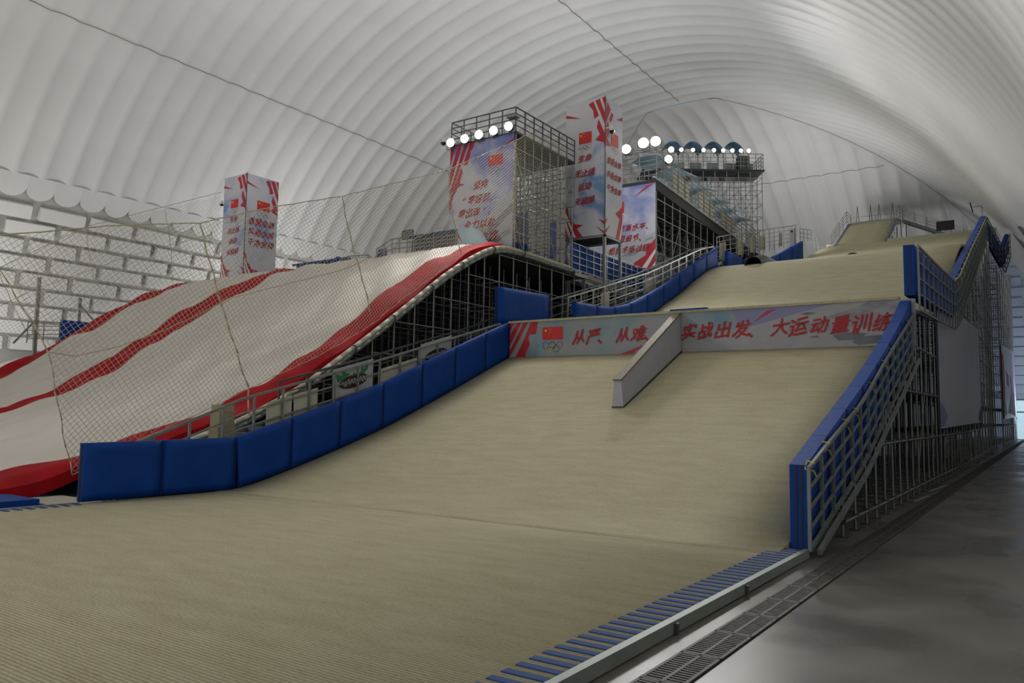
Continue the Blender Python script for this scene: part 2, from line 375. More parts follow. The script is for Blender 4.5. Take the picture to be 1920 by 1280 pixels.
# ------------------------------------------------------------------ the dome
XC, HW, ZR, YB, YA, EK = -33.0, 36.0, 37.0, -62.0, 80.0, 1.12
YE = YA + (HW-4)*EK
def yhip(u): return YA + max(0, HW*abs(u)-4)*EK
SEAMS = (math.acos((-55-XC)/HW), math.pi/2-.003, math.acos(22/HW))
def bulge(ph, a=.21): return a*abs(math.sin(math.pi*ph/2))**.75
def build_dome():
    nth = 73; ys = np.arange(YB, YE+.01, .25); V = []
    for i in range(nth):
        th = math.pi*i/(nth-1); c, s = math.cos(th), math.sin(th); yh = yhip(c)
        pin = min(1, min(abs(th-a)*HW/1.6 for a in SEAMS)); pin = .55 + .45*pin
        for y in ys:
            yy = min(y, yh); d = bulge(yy)*pin*min(1, max(0, (yh-yy)/.9))*(1 if s > .02 else 0)
            V.append((XC + (HW+d)*c, yy, (ZR+d)*s))
    F = [f for f in grid_faces(nth, len(ys)) if abs(V[f[0]][1]-V[f[1]][1]) + abs(V[f[3]][1]-V[f[2]][1]) > 1e-6]
    o = np_mesh('ceiling', V, F, 'membrane'); tag(o, 'white ribbed air dome membrane arching over the hall', 'ceiling', kind='structure')
    # far end: ribs run up the end slope
    xs = np.arange(XC-HW, XC+HW+.01, .25); V = []; ns = 60
    for j in range(ns):
        ph = math.asin(4/HW) + (math.pi/2-math.asin(4/HW))*j/(ns-1); sv = math.sin(ph); y = YA + (HW*sv-4)*EK; z = ZR*math.cos(ph)
        for x in xs:
            lim = HW*sv; xx = min(max(x, XC-lim), XC+lim); e = lim-abs(xx-XC)
            pin = .55 + .45*min(1, abs(z-31.4)/1.2)
            d = bulge(xx, .44)*pin*min(1, max(0, e/.9))*min(1, z/1.5)*min(1, j/4)
            V.append((xx, y + d*sv, z + d*math.cos(ph)))
    nx = len(xs); F = [f for f in grid_faces(ns, nx, True) if abs(V[f[0]][0]-V[f[3]][0]) + abs(V[f[1]][0]-V[f[2]][0]) > 1e-6]
    e = np_mesh('end_slope', V, F, 'membrane_end', o)
    # near end of the hall behind the viewer
    b = MB(); n = 48
    pts = [Vector((XC + HW*1.01*math.cos(math.pi*k/n), YB, ZR*1.01*math.sin(math.pi*k/n))) for k in range(n+1)]
    b.poly(pts, (0, -.2, 0)); b.build('end_wall', 'membrane', o)
    # seam cables lying in the valleys
    def seam(pts, r): b = MB(); b.path(pts, r, 4); b.build('seam_cable', 'cable', o)
    for th, r in ((SEAMS[0], .032), (SEAMS[1], .032)):
        c, s = math.cos(th), math.sin(th); P = []
        for y in np.arange(0, yhip(c), .5):
            d = bulge(y)*.55 - .06 + .05*math.sin(y*2.3); P.append((XC+(HW+d)*c, y, (ZR+d)*s - .0))
        seam(P, r)
    P = []
    z = 31.4; ph = math.acos(z/ZR); sv = math.sin(ph); y = YA+(HW*sv-4)*EK
    for x in np.arange(XC-HW*sv+1, XC+HW*sv-1, .5):
        d = bulge(x, .44)*.55-.06; P.append((x, y+d*sv, z+d*math.cos(ph)))
    seam(P, .025)
    for sg in (-1, 1):
        P = []
        for t in np.linspace(4/HW, .97, 60): P.append((XC+sg*HW*t, YA+(HW*t-4)*EK-.05, ZR*math.sqrt(1-t*t)-.06))
        seam(P, .022)
    P = [(x, YA-.02, ZR*math.sqrt(1-((x-XC)/HW)**2)-.08) for x in np.linspace(XC-4, XC+4, 17)]; seam(P, .022)
build_dome()

b = MB(); b.box((-80, -66, -.3), (12, 122, FL)); fl = b.build('floor', 'floor'); tag(fl, 'dark polished concrete floor of the hall', 'floor', kind='structure')

def xwall(z): return XC - HW*math.sqrt(max(0, 1-(z/ZR)**2))
def build_left_wall():
    zs = np.linspace(.02, 19.0, 30); ys = np.arange(2, 92, 2.0)
    V = [(xwall(z)+.12, y, z) for z in zs for y in ys]
    o = np_mesh('wall_left', V, grid_faces(len(zs), len(ys), True), 'wall_lining'); tag(o, 'lower dome wall lined with staggered white foam blocks', 'wall', kind='structure')
    b = MB(); b.hexa([(-1.72, -.62, 0), (1.72, -.62, 0), (1.72, 0, 0), (-1.72, 0, 0), (-1.72, -.42, .98), (1.72, -.42, .98), (1.72, 0, .98), (-1.72, 0, .98)])
    me = bpy.data.meshes.new('panel'); me.from_pydata(b.v, [], b.f); me.materials.append(MATS['panel_white'])
    rnd = random.Random(3)
    z = 17.05; k = 0
    while z > 6.0:
        for y in np.arange(14 + (k % 2)*2, 84, 4.0):
            if z < 13 and y > 44: continue
            if y > 64 and z < 16: continue
            p = link_mesh('panel', me, o); sl = (xwall(z+.4)-xwall(z-.4))/.8
            p.location = (xwall(z)+.16, y + rnd.uniform(-.05, .05), z)
            p.rotation_euler = (math.atan(-sl)*-1 + rnd.uniform(-.03, .08), 0, R(90) + rnd.uniform(-.08, .08))
            p.rotation_mode = 'XYZ'
        z -= 1.25; k += 1
    # rounded bottom ends of the membrane ribs hanging over the lining
    for y in np.arange(12, 86, 2.0):
        b = MB(); n = 9; P = []
        for q in range(n+1):
            a = math.pi*q/n; zz = 18.95 - .72*math.sin(a); P.append(Vector((xwall(zz)+.36-.06*math.sin(a), y-1.0*math.cos(a), zz)))
        top_ = [Vector((xwall(19.9)+.02, y+1.0, 19.9)), Vector((xwall(19.9)-.12, y, 19.9)), Vector((xwall(19.9)+.02, y-1.0, 19.9))]
        c = Vector((xwall(19.1)+.27, y, 19.1)); V_ = P + top_ + [c]; m_ = len(P)+3
        F_ = [(i, (i+1) % m_, m_) for i in range(m_)]
        b.add(V_ + [v+Vector((-.05, 0, 0)) for v in V_], F_ + [tuple(i+m_+1 for i in reversed(f)) for f in F_]); b.build('rib_end', 'membrane', o, smooth=True)
    # far end wall: the door's bluish daylight is put into the lining colour
    zs = np.linspace(.02, 21, 24); xs = np.arange(-24, 3, 1.5)
    yend = lambda z: YA + (HW*math.sqrt(1-(z/ZR)**2)-4)*EK
    V = [(x, yend(z)-.15, z) for z in zs for x in xs]
    e = np_mesh('wall_back', V, grid_faces(len(zs), len(xs)), 'panel_daylight_tint'); tag(e, 'far end wall with lining blocks coloured by painted daylight beyond the ramp scaffolding', 'wall', kind='structure')
    me2 = me.copy(); me2.materials.clear(); me2.materials.append(MATS['panel_daylight_tint'])
    z = 19.8; k = 0
    while z > 5.6:
        for x in (-10.5, -6.5, -2.5):
            p = link_mesh('panel', me2, e); p.location = (x + (k % 2)*2, yend(z)-.18, z); sl = (yend(z+.4)-yend(z-.4))/.8
            p.rotation_euler = (math.atan(-sl), 0, 0); p.scale = (1.05, .5, .95)
        z -= 1.16; k += 1
    # glazed door at the end of the corridor
    d = thing('door_1', (-2.6, 115.3, 0), 'pale daylit glass door at the end of the corridor', 'door'); d['kind'] = 'structure'
    b = MB()
    for x in (-4.3, -2.6, -.9): b.box((x-.09, 115.1, 0), (x+.09, 115.35, 5.0))
    for z in (0.02, 3.4, 4.9): b.box((-4.3, 115.1, z), (-.9, 115.35, z+.14))
    b.build('frame', 'steel_dark', d)
    for x0, x1 in ((-4.2, -2.7), (-2.5, -1.0)):
        for z0, z1 in ((.18, 3.4), (3.56, 4.9)):
            b = MB(); b.box((x0, 115.2, z0), (x1, 115.26, z1)); b.build('pane', 'glass_day', d)
build_left_wall()

# ------------------------------------------------------------------ main course
XL, XR = -19.5, -3.72
land = Smooth([(8, .25), (14.35, .25), (15, .38), (16.4, .75), (18.4, 1.33), (20.4, 1.96), (22.4, 2.72), (24.3, 3.46), (28, 4.95), (31, 6.1)], .5)
upper = Smooth([(26, 6.42), (28, 6.5), (33.7, 6.75), (38, 7.0), (41, 7.65), (43.4, 8.75), (48, 10.67), (50.2, 11.8), (52.5, 12.75), (54.8, 13.35), (58, 13.35), (62, 13.2), (66, 13.6)], .9)
top = Smooth([(60, 13.0), (63, 13.2), (67, 14.1), (72, 15.7), (79, 18.1), (88, 20.85)], .8)
def sheet(name, prof, y0, y1, x0, x1, m, parent, thick=.14, dy=.4, nx=9, sag=0):
    ys = np.linspace(y0, y1, max(2, int((y1-y0)/dy)+1)); xs = np.linspace(x0, x1, nx); V = []
    for lay in (0, 1):
        for y in ys:
            for x in xs: V.append((x, y, prof(y) - lay*thick))
    n = len(ys)*nx; F = grid_faces(len(ys), nx, True) + [tuple(i+n for i in f) for f in grid_faces(len(ys), nx)]
    for j in range(nx-1):
        a = j; F.append((a, a+1, n+a+1, n+a)); a = (len(ys)-1)*nx+j; F.append((a+1, a, n+a, n+a+1))
    for i in range(len(ys)-1):
        a, c = i*nx, (i+1)*nx; F.append((c, a, n+a, n+c)); a += nx-1; c += nx-1; F.append((a, c, n+c, n+a))
    o = np_mesh(name, V, F, m, parent, smooth=False)
    for p in o.data.polygons[:(len(ys)-1)*(nx-1)]: p.use_smooth = True
    return o

r = thing('run_out_mat', (-11.6, 8, FL), 'flat ivory bristle run-out mat at the foot of the slope', 'ski mat')
sheet('mat_surface', lambda y: .25, -4, 14.45, -19.4, XR-.02, 'bristle', r, .13, 2, 3)
b = MB(); b.box((XR-.02, -4, FL+.012), (XR+.08, 14.6, .265)); b.build('edge_beam', 'beam_green', r)
b = MB(); b.box((-19.52, -4, FL), (-19.4, 9.9, .27)); b.build('edge_beam', 'beam_green', r)
for y in (3.2, 5.4, 8.62, 11.1): MB().box((XR+.08, y-.03, FL), (XR+.12, y+.03, .24)).build('beam_bracket', 'steel_dark', r)
for k in range(50):
    y = 3.0 + k*.232; MB().box((XR-.50, y, .25), (XR-.03, y+.105, .262)).build('edge_stripe', 'stripe_blue', r)
for k in range(22):
    y = 4.2 + k*.26; MB().box((-19.4, y, .25), (-19.02, y+.11, .262)).build('edge_stripe', 'stripe_blue', r)

r = thing('landing_slope', (-11.6, 21, 0), 'ivory bristle landing slope rising to the slogan wall', 'ski slope')
sheet('mat_surface', lambda y: land(y)+.003, 13.7, 27.98, XL, -4.02, 'bristle', r, .1)
MB().box((XL, 15.4, .02), (XL+.1, 27.9, .3)).build('sill_beam', 'steel_dark', r)

r = thing('slogan_wall', (-11.6, 28.1, 4.9), 'takeoff wall printed with red calligraphy slogan, flag and mountain snow', 'wall banner')
MB().box((XL, 28.0, 4.7), (-4.03, 28.16, 6.44)).build('board', 'print_wall', r)
MB().box((XL, 27.93, 6.43), (-4.03, 28.3, 6.52)).build('lip', 'bristle', r)
f = Face(r, (XL, 28.0, 6.43), (1, 0, 0), (0, 0, -1), 15.95, 1.52)
def U(px): return (px-953.4)/(1713-953.4)     # rough share along the wall; corrected for perspective below
def X2u(x): return (x-XL)/15.95
f.poly('snow_field', [(X2u(-12.5), 1), (X2u(-8.4), .25), (X2u(-5.9), 0), (1, 0), (1, 1)], 'snow_wall')
f.poly('violet_sky', [(X2u(-9.6), .0), (X2u(-6.1), 0), (X2u(-8.9), .43), (X2u(-9.3), .35)], 'sky_violet')
f.poly('rock_face', [(X2u(-7.6), .55), (X2u(-6.4), .33), (X2u(-5.4), .12), (X2u(-4.9), 0), (1, 0), (1, .5), (X2u(-4.5), .52), (X2u(-5.6), .58), (X2u(-6.6), .66)], 'mountain')
f.polys('rock_shadow', [[(X2u(-6.1), .72), (X2u(-5.7), .66), (X2u(-5.0), .7), (X2u(-5.3), .84), (X2u(-5.9), .84)], [(X2u(-5.5), .88), (X2u(-5.2), .76), (X2u(-4.3), .74), (X2u(-4.1), .82), (X2u(-4.6), .92), (X2u(-5.3), .95)],
    [(X2u(-6.9), .74), (X2u(-6.6), .70), (X2u(-6.5), .76)], [(X2u(-7.2), .2), (X2u(-6.9), .16), (X2u(-6.6), .2), (X2u(-6.9), .23)], [(X2u(-7.6), .4), (X2u(-7.2), .36), (X2u(-7.0), .42)]], 'mountain_dark')
f.polys('red_band', [[(0, 0), (.018, 0), (0, .3)], [(.026, 0), (.040, 0), (0, .72), (0, .42)], [(.049, 0), (.062, 0), (.010, .88), (0, .98), (0, .86)],
    [(.072, 0), (.094, 0), (.088, .34), (.068, .34), (.064, .42), (.070, .62), (.055, .9), (.058, 1.0), (.022, 1.0), (.045, .6)]], 'red')
f.polys('red_dart', [[(X2u(-14.2), 1), (X2u(-13.6), .98), (X2u(-12.85), .72)], [(X2u(-12.95), 1), (X2u(-12.85), 1), (X2u(-12.65), .86)], [(X2u(-8.85), .36), (X2u(-8.3), .08), (X2u(-7.95), .04)]], 'red')
f.flag(X2u(-17.75), .17, X2u(-16.75), .52); f.rings(X2u(-17.75), .57, X2u(-16.75), .84)
for x, s_ in ((-15.96, '从'), (-15.29, '严'), (-14.75, '、'), (-13.96, '从'), (-13.29, '难'), (-12.72, '、'), (-11.21, '实'), (-10.58, '战'), (-9.9, '出'), (-9.22, '发'), (-8.68, '、'), (-7.83, '大'), (-7.21, '运'), (-6.51, '动'), (-5.83, '量'), (-5.17, '训'), (-4.51, '练')):
    f.text(s_, X2u(x), .635, .64)
tag(MB().box((-11.95, 27.9, 6.52), (-10.5, 28.15, 6.57)).build('foam_strip', 'pad_blue', None, (-11.2, 28, 6.52)), 'thin blue foam strip on top of the slogan wall', 'pad')

r = thing('divider_fin', (-11.5, 25, 3), 'white divider wall with wooden cap running down the landing slope', 'divider')
def fin(y0, y1, zb0, zb1, zt0, zt1, wb, wt, name, m):
    c0, c1 = -11.42, -11.68; b = MB()
    b.hexa([(c0-wb/2, y0, zb0), (c0+wb/2, y0, zb0), (c1+wb/2, y1, zb1), (c1-wb/2, y1, zb1), (c0-wt/2, y0, zt0), (c0+wt/2, y0, zt0), (c1+wt/2, y1, zt1), (c1-wt/2, y1, zt1)]); return b.build(name, m, r)
z0, z1 = land(22.5), 4.95
fin(22.5, 27.92, z0-.1, z1-.1, z0+.06, z1+.06, .42, .41, 'base_trim', 'trim_dark')
fin(22.5, 27.92, z0+.06, z1+.06, z0+.86, 6.36, .4, .25, 'panel', 'fin_white')
fin(22.46, 27.92, z0+.86, 6.36, z0+.92, 6.43, .3, .3, 'cap', 'fin_wood')

r = thing('upper_slope', (-11.6, 42, 6), 'ivory bristle slope above the slogan wall climbing to the crest', 'ski slope')
sheet('mat_surface', upper, 28.31, 60, XL, -4.22, 'bristle', r)
r = thing('top_slope', (-11.6, 75, 12), 'highest ivory bristle slope below the start ramp', 'ski slope')
sheet('mat_surface', top, 60.2, 88, XL-.1, -4.6, 'bristle', r)
MB().box((XL-.1, 87.95, 20.55), (-18.85, 88.15, 21.05)).build('back_board', 'board_cream', r); MB().box((-13.6, 87.95, 20.6), (-3.95, 88.15, 21.05)).build('back_board', 'board_cream', r)

# start ramp with railings
r = thing('start_ramp', (-16.5, 92, 20), 'small raised start ramp with steel railings at the top of the course', 'start ramp')
st = lambda y: 20.6 + (y-88)*.53
sheet('mat_surface', st, 87.6, 96.3, -19.0, -13.7, 'bristle', r, .2, 1, 4)
MB().box((-19.0, 96.3, 24.75), (-13.7, 98.5, 25.05)).build('platform', 'board_grey', r)
for x in (-19.0, -13.95):
    for k in range(14): y = 88.3 + k*.58; MB().hexa([(x, y, st(y)+.005), (x+.28, y, st(y)+.005), (x+.28, y+.28, st(y+.28)+.005), (x, y+.28, st(y+.28)+.005), (x, y, st(y)+.03), (x+.28, y, st(y)+.03), (x+.28, y+.28, st(y+.28)+.03), (x, y+.28, st(y+.28)+.03)]).build('edge_stripe', 'stripe_blue', r)
for x in (-19.15, -13.55):
    ys = [88, 90.1, 92.2, 94.3, 96.3, 98.5]; zf = lambda y: min(st(y), 25.0)
    for y in ys: pole('rail_post', (x, y, zf(y)-.6), (x, y, zf(y)+1.5), .04, 'steel', r)
    for h in (.4, .78, 1.15, 1.5): MB().path([(x, y, zf(y)+h) for y in ys], .03).build('rail', 'steel', r)
for x in (-19.1, -16.4, -13.6): pole('rail_post', (x, 98.5, 24.9), (x, 98.5, 26.2), .035, 'steel', r)
for h in (.6, 1.2): MB().tube((-19.1, 98.5, 25+h), (-13.6, 98.5, 25+h), .03).build('rail', 'steel', r)
for x in (-18.0, -16.6, -15.7, -14.3):
    b = MB(); b.path([(x-.15, 96.5, 25.05), (x, 96.5, 27.0), (x+.15, 96.5, 25.05)], .035); b.build('start_gate', 'steel_dark', r)
for k in range(3): MB().tube((-13.4, 90+k*3, 20.5), (-13.4, 90+k*3, zf(90+k*3)), .06).build('leg', 'steel_dark', r)
# stair down from the start platform
r = thing('start_stair', (-10.5, 97, 21), 'steel stair with railings running down beside the start ramp', 'stair')
P0, P1 = Vector((-13.4, 97.2, 24.9)), Vector((-7.2, 94.5, 21.4))
for dy in (0, 1.1):
    a, c = P0+Vector((0, dy, 0)), P1+Vector((0, dy, 0)); MB().bar(a, c, .08, .3).build('stringer', 'steel_dark', r)
    for h in (.35, .7, 1.05, 1.4): MB().tube(a+Vector((0, 0, h)), c+Vector((0, 0, h)), .03).build('rail', 'steel', r)
    for k in range(6): p = a.lerp(c, k/5); pole('rail_post', p, p+Vector((0, 0, 1.42)), .035, 'steel', r)
for k in range(14): p = P0.lerp(P1, (k+.5)/14); MB().box((p.x-.2, p.y, p.z-.03), (p.x+.2, p.y+1.1, p.z+.02)).build('tread', 'steel_dark', r)
for k, t in enumerate((.05, .5, .95)): p = P0.lerp(P1, t); MB().tube((p.x, p.y+.5, 19.5), (p.x, p.y+.5, p.z), .06).build('leg', 'steel_dark', r)

# half-pipe tubes lying on the crests
def half_tube(y0, y1, x0, rad, zf, label):
    b = MB(); n = 14; V = []
    for y in np.linspace(y0, y1, 5):
        for rr in (rad, rad-.05):
            for k in range(n+1): a = math.pi*k/n; V.append((x0 + rr*math.cos(a), y, zf(y) + rr*math.sin(a)))
    m = n+1; F = []
    for i in range(4):
        for k in range(n):
            a = i*2*m+k; c = a+2*m; F += [(a, a+1, c+1, c), (a+m, c+m, c+m+1, a+m+1)]
    for k in range(n): a = k; F.append((a, a+m, a+m+1, a+1)); a = 4*2*m+k; F.append((a, a+1, a+m+1, a+m))
    b.add(V, F); o = b.build('half_tube', 'tube_grey', None, (x0, (y0+y1)/2, zf(y0))); tag(o, label, 'tube')
half_tube(52.9, 60.0, -16.6, .6, lambda y: upper(y)-.02, 'dark grey half tube lying on the crest beside the blue pads')
b = MB(); half_tube(57.4, 63, -11.1, .62, lambda y: upper(min(y, 58))-.05, 'black half tube end peeking over the crest below the start ramp')

# ------------------------------------------------------------------ padding
def pad(c, th, label, group, puff=.018, m='pad_blue', seam=True, seed=0, name='safety_pad', strap=False):
    """c: four world points of the visible face (bottom0, bottom1, top1, top0); th: thickness vector away from the face"""
    rnd = random.Random(seed); p = [Vector(q) for q in c]; t = Vector(th); n = -t.normalized(); nu, nv = 9, 8; loc = (p[0]+p[1])/2
    ph = [rnd.uniform(0, 6) for _ in range(4)]
    V = []
    for lay in (0, 1):
        for j in range(nv):
            for i in range(nu):
                u, v = i/(nu-1), j/(nv-1)
                q = p[0].lerp(p[1], u).lerp(p[3].lerp(p[2], u), v)
                e = (min(u, 1-u, .12)/.12)**.5 * (min(v, 1-v, .12)/.12)**.5
                wr = .35*math.sin(5*u+7*v+ph[0]) + .3*math.sin(11*u-6*v+ph[1]) + .25*math.sin(3*u-9*v+ph[2])
                if lay == 0: q = q + n*(puff*e*(1+wr) - .0)
                else: q = q + t
                V.append(q)
    N = nu*nv; F = grid_faces(nv, nu, False) + [tuple(i+N for i in f) for f in grid_faces(nv, nu, True)]
    ring = [j for j in range(nu)] + [nu-1+nu*j for j in range(1, nv)] + [N-1-j for j in range(1, nu)] + [N-nu-nu*j for j in range(1, nv-1)]
    for a, c2 in zip(ring, ring[1:]+ring[:1]): F.append((c2, a, a+N, c2+N))
    # orient faces towards n
    f0 = F[0]; nn = (V[f0[1]]-V[f0[0]]).cross(V[f0[2]]-V[f0[0]])
    if nn.dot(n) < 0: F = [tuple(reversed(f)) for f in F]
    b = MB(); b.add(V, F); o = b.build(name, m, None, loc, smooth=True)
    for q in o.data.polygons[-len(ring):]: q.use_smooth = False
    tag(o, label, 'pad', group)
    if seam:
        b = MB(); s0 = p[1]+n*.012; s1 = p[2]+n*.012; b.bar(s0, s1, .015, .02); b.build('seam', 'pad_seam', o)
    if strap:
        b = MB()
        for a in (.3, .62): b.bar(p[0].lerp(p[0]+t, a)-Vector((0, .008, 0)), p[3].lerp(p[3]+t, a)-Vector((0, .008, 0)), .03, .006, up=(0, 1, 0))
        b.build('strap', 'strap_black', o)
    return o
# left side, beside the run-out and the landing slope
ys = [9.92, 12.0, 14.28, 16.3, 18.3, 20.3, 22.35, 24.3, 26.3, 28.0]
padtop = lambda y: interp([(9.9, 1.68), (14.3, 1.74), (16.07, 2.23), (18.1, 2.82), (20, 3.42), (23.76, 4.9), (27.7, 6.36), (28, 6.47)], y)
nm = ['tall blue foam pad at the foot of the stairs', 'tall blue foam pad between the stair foot and the slope edge']
for k in range(9):
    y0, y1 = ys[k]+.015, ys[k+1]-.015; zb = (lambda y: .26) if k < 2 else (lambda y: land(y)+.0)
    x = -19.46 if k else -19.42
    if k == 2: lab, g = 'blue foam pad at the bend where the slope begins to rise', None
    elif k == 8: lab, g = 'blue foam pad touching the end of the slogan wall', None
    elif k < 2: lab, g = nm[k], None
    else: lab, g = ORD[k-3] + ' blue pad uphill from the bend, in the row beside the stair railing', 'blue pads along the landing slope'
    y0b = y0 + (.16 if k == 2 else 0)
    pad([(x, y0b, zb(y0b)+.01), (x, y1, zb(y1)+.01), (x, y1, padtop(y1)), (x, y0, padtop(y0))], (-.2, 0, 0), lab, g, seed=k, strap=(k == 0))
pad([(-20.35, 28.35, 6.5), (-20.35, 32.7, 6.85), (-20.35, 32.7, 8.36), (-20.35, 28.35, 8.2)], (-.18, 0, 0), 'freestanding blue pad between the slogan wall and the upper stairs', None, seed=31, strap=True)
tp = [(33.7, 8.12), (36.06, 8.19), (37.9, 8.32), (39.83, 8.73), (43.45, 9.98), (48.05, 11.94), (54.05, 14.6)]
yy = [33.75, 36, 38, 40, 42.2, 44.5, 47, 49.4, 51.8, 54.1]
for k in range(9):
    y0, y1 = yy[k]+.01, yy[k+1]-.01
    lab, g = (ORD[k] + ' blue pad uphill of the gap, along the stair side of the upper slope', 'blue pads along the upper slope')
    if k == 0: lab, g = 'first blue pad after the gap at the lip of the upper slope', None
    if k == 8: lab, g = 'highest blue pad of the upper slope, at the crest', None
    pad([(XL, y0, upper(y0)+.01), (XL, y1, upper(y1)+.01), (XL, y1, interp(tp, y1)), (XL, y0, interp(tp, y0))], (-.2, 0, 0), lab, g, .05, seed=40+k)
t3 = lambda y: interp([(56, 14.75), (63.3, 14.85), (70, 16.9), (77.9, 19.6)], y)
for k, (y0, y1) in enumerate(((56.4, 59.8), (60.3, 65), (65.1, 69.9), (70, 74), (74.1, 78.1))):
    zf = upper if y1 < 60 else top
    pad([(XL-.1, y0, zf(y0)), (XL-.1, y1, zf(y1)), (XL-.1, y1, t3(y1)), (XL-.1, y0, t3(y0))], (-.2, 0, 0),
        ['blue pad just behind the crest, next to the grey half tube', 'blue pad in the dip behind the crest', 'blue pad low on the top slope', 'blue pad halfway up the top slope', 'tall blue end pad on the top slope under the start ramp'][k], None, .05, seed=60+k)

# right side: pads inside a steel fence
rt = [(14.6, 1.69), (16.3, 2.22), (19.7, 3.26), (22.6, 4.21), (25.9, 5.46), (28.1, 6.42)]      # pad tops
rl = [(14.5, 1.66), (16, 2.06), (18.94, 2.8), (20.1, 3.17), (22.25, 3.95), (25.2, 4.96), (27.8, 5.86), (28.1, 5.95)]      # fence top rail
yr = [14.7, 16.3, 18.1, 19.9, 21.8, 23.8, 25.9, 28.0]
for k in range(7):
    y0, y1 = yr[k]+.01, yr[k+1]-.01; t0, t1 = interp(rt, y0), interp(rt, y1)
    lab, g = (ORD[k] + ' blue pad inside the lower steel fence, counted uphill from its strapped end pad', 'blue pads inside the lower steel fence')
    if k == 0: lab, g = 'lowest blue pad of the steel fence, its strapped end facing the run-out mat', None
    o = pad([(-3.70, y0, land(y0)-.12), (-3.70, y1, land(y1)-.12), (-3.70, y1, t1), (-3.70, y0, t0)], (-.30, 0, 0), lab, g, .02, seed=80+k, strap=(k == 0))
RF = [(-3.50, 28.05, 8.15), (-3.46, 33, 8.3), (-3.45, 39, 8.57), (-3.5, 42.2, 9.3), (-3.8, 54.3, 12.9), (-4.0, 66, 16.4), (-4.2, 77, 19.8), (-3.65, 79.6, 18.6), (-3.2, 82.2, 17.75), (-2.85, 86, 19.85)]
def rf(y): return Vector((interp([(p[1], p[0]) for p in RF], y), y, interp([(p[1], p[2]) for p in RF], y)))
yu = [28.05, 31.5, 35.2, 39, 42.2, 46, 50, 54.3, 58, 62, 66, 70, 73.5, 77, 79.6, 82.2, 86]
for k in range(len(yu)-1):
    y0, y1 = yu[k]+.02, yu[k+1]-.02; a, c = rf(y0), rf(y1); dx = Vector((-.06, 0, 0)); hh = Vector((0, 0, 1.6))
    lab, g = ORD[k] + ' blue pad inside the upper steel fence, counted uphill from the upright end pad', 'blue pads inside the upper steel fence'
    if k == 0: lab, g = 'upright blue end pad standing above the slogan wall corner', None
    if k == len(yu)-2: lab, g = 'bright blue pad at the far end of the right fence', None
    pad([a+dx-hh, c+dx-hh, c+dx+Vector((0, 0, .06)), a+dx+Vector((0, 0, .06))], (-.32, 0, 0), lab, g, .03, seed=100+k, strap=(k == 0))

def fence(label, path, H, nr, dpost, name='steel_fence', m='steel_paint', w=.06):
    r = thing(name, path[0]-Vector((0, 0, H)), label, 'fence')
    for k in range(nr):
        h = H*k/(nr-1); b = MB()
        for a, c in zip(path[:-1], path[1:]): b.bar(a-Vector((0, 0, h)), c-Vector((0, 0, h)), w*(1 if k in (0, nr-1) else .7), w*(1.2 if k in (0, nr-1) else .8))
        b.build('rail', m, r)
    ylist = np.arange(path[0].y, path[-1].y+.01, dpost)
    for y in ylist:
        i = max(j for j in range(len(path)) if path[j].y <= y+1e-6); i = min(i, len(path)-2)
        t = (y-path[i].y)/(path[i+1].y-path[i].y); p = path[i].lerp(path[i+1], t)
        b = MB(); b.box((p.x-w*.5, p.y-w*.5, p.z-H-.02), (p.x+w*.5, p.y+w*.5, p.z+.01)); b.build('post', m, r)
    return r
lowp = [Vector((-3.62, y, interp(rl, y))) for y in (14.55, 16, 18.94, 20.1, 22.25, 25.2, 28.1)]
fr = fence('lower grey steel grid fence backing the blue pads of the landing slope', lowp, 1.42, 5, .92)
b = MB(); ch = [Vector((-3.5, y, max(.2, interp(rl, y)-1.5))) for y in (14.7, 16, 18.94, 20.1, 22.25, 25.2, 28.1)]
for a, c in zip(ch[:-1], ch[1:]): b.bar(a, c, .07, .1)
b.build('bottom_chord', 'steel_paint', fr)
for k, y in enumerate((14.7, 15.9, 17.6, 18.6, 20.6, 22.4, 23.6, 25.2, 26.8)):
    z = interp(rl, y); b = MB(); b.path([(-3.56, y, z+.05), (-3.7, y+.06, z+.09), (-3.72, y, z-.06), (-3.56, y-.05, z-.08), (-3.54, y+.08, z-.2)], .014, 4); b.build('tie_cord', 'cord_yellow', fr)
up1 = [rf(y)+Vector((.06, 0, 0)) for y in (28.05, 33, 39, 42.2, 54.3, 66, 77)]
fu = fence('upper grey steel grid fence dipping and climbing above the large side panel', up1, 2.1, 5, 1.2)
up2 = [rf(y)+Vector((.06, 0, 0)) for y in (77.1, 79.6, 82.2, 86)]
fence('farthest grey steel grid fence behind the high crest on the right', up2, 2.1, 5, 1.1)
for k in range(16):
    y = 40+k*2.2; q = rf(y); b = MB(); b.path([q+Vector((.12, 0, .05)), q+Vector((-.02, .08, .1)), q+Vector((.12, .05, -.12)), q+Vector((.14, -.05, -.25))], .02, 4); b.build('tie_cord', 'cord_yellow', fu)

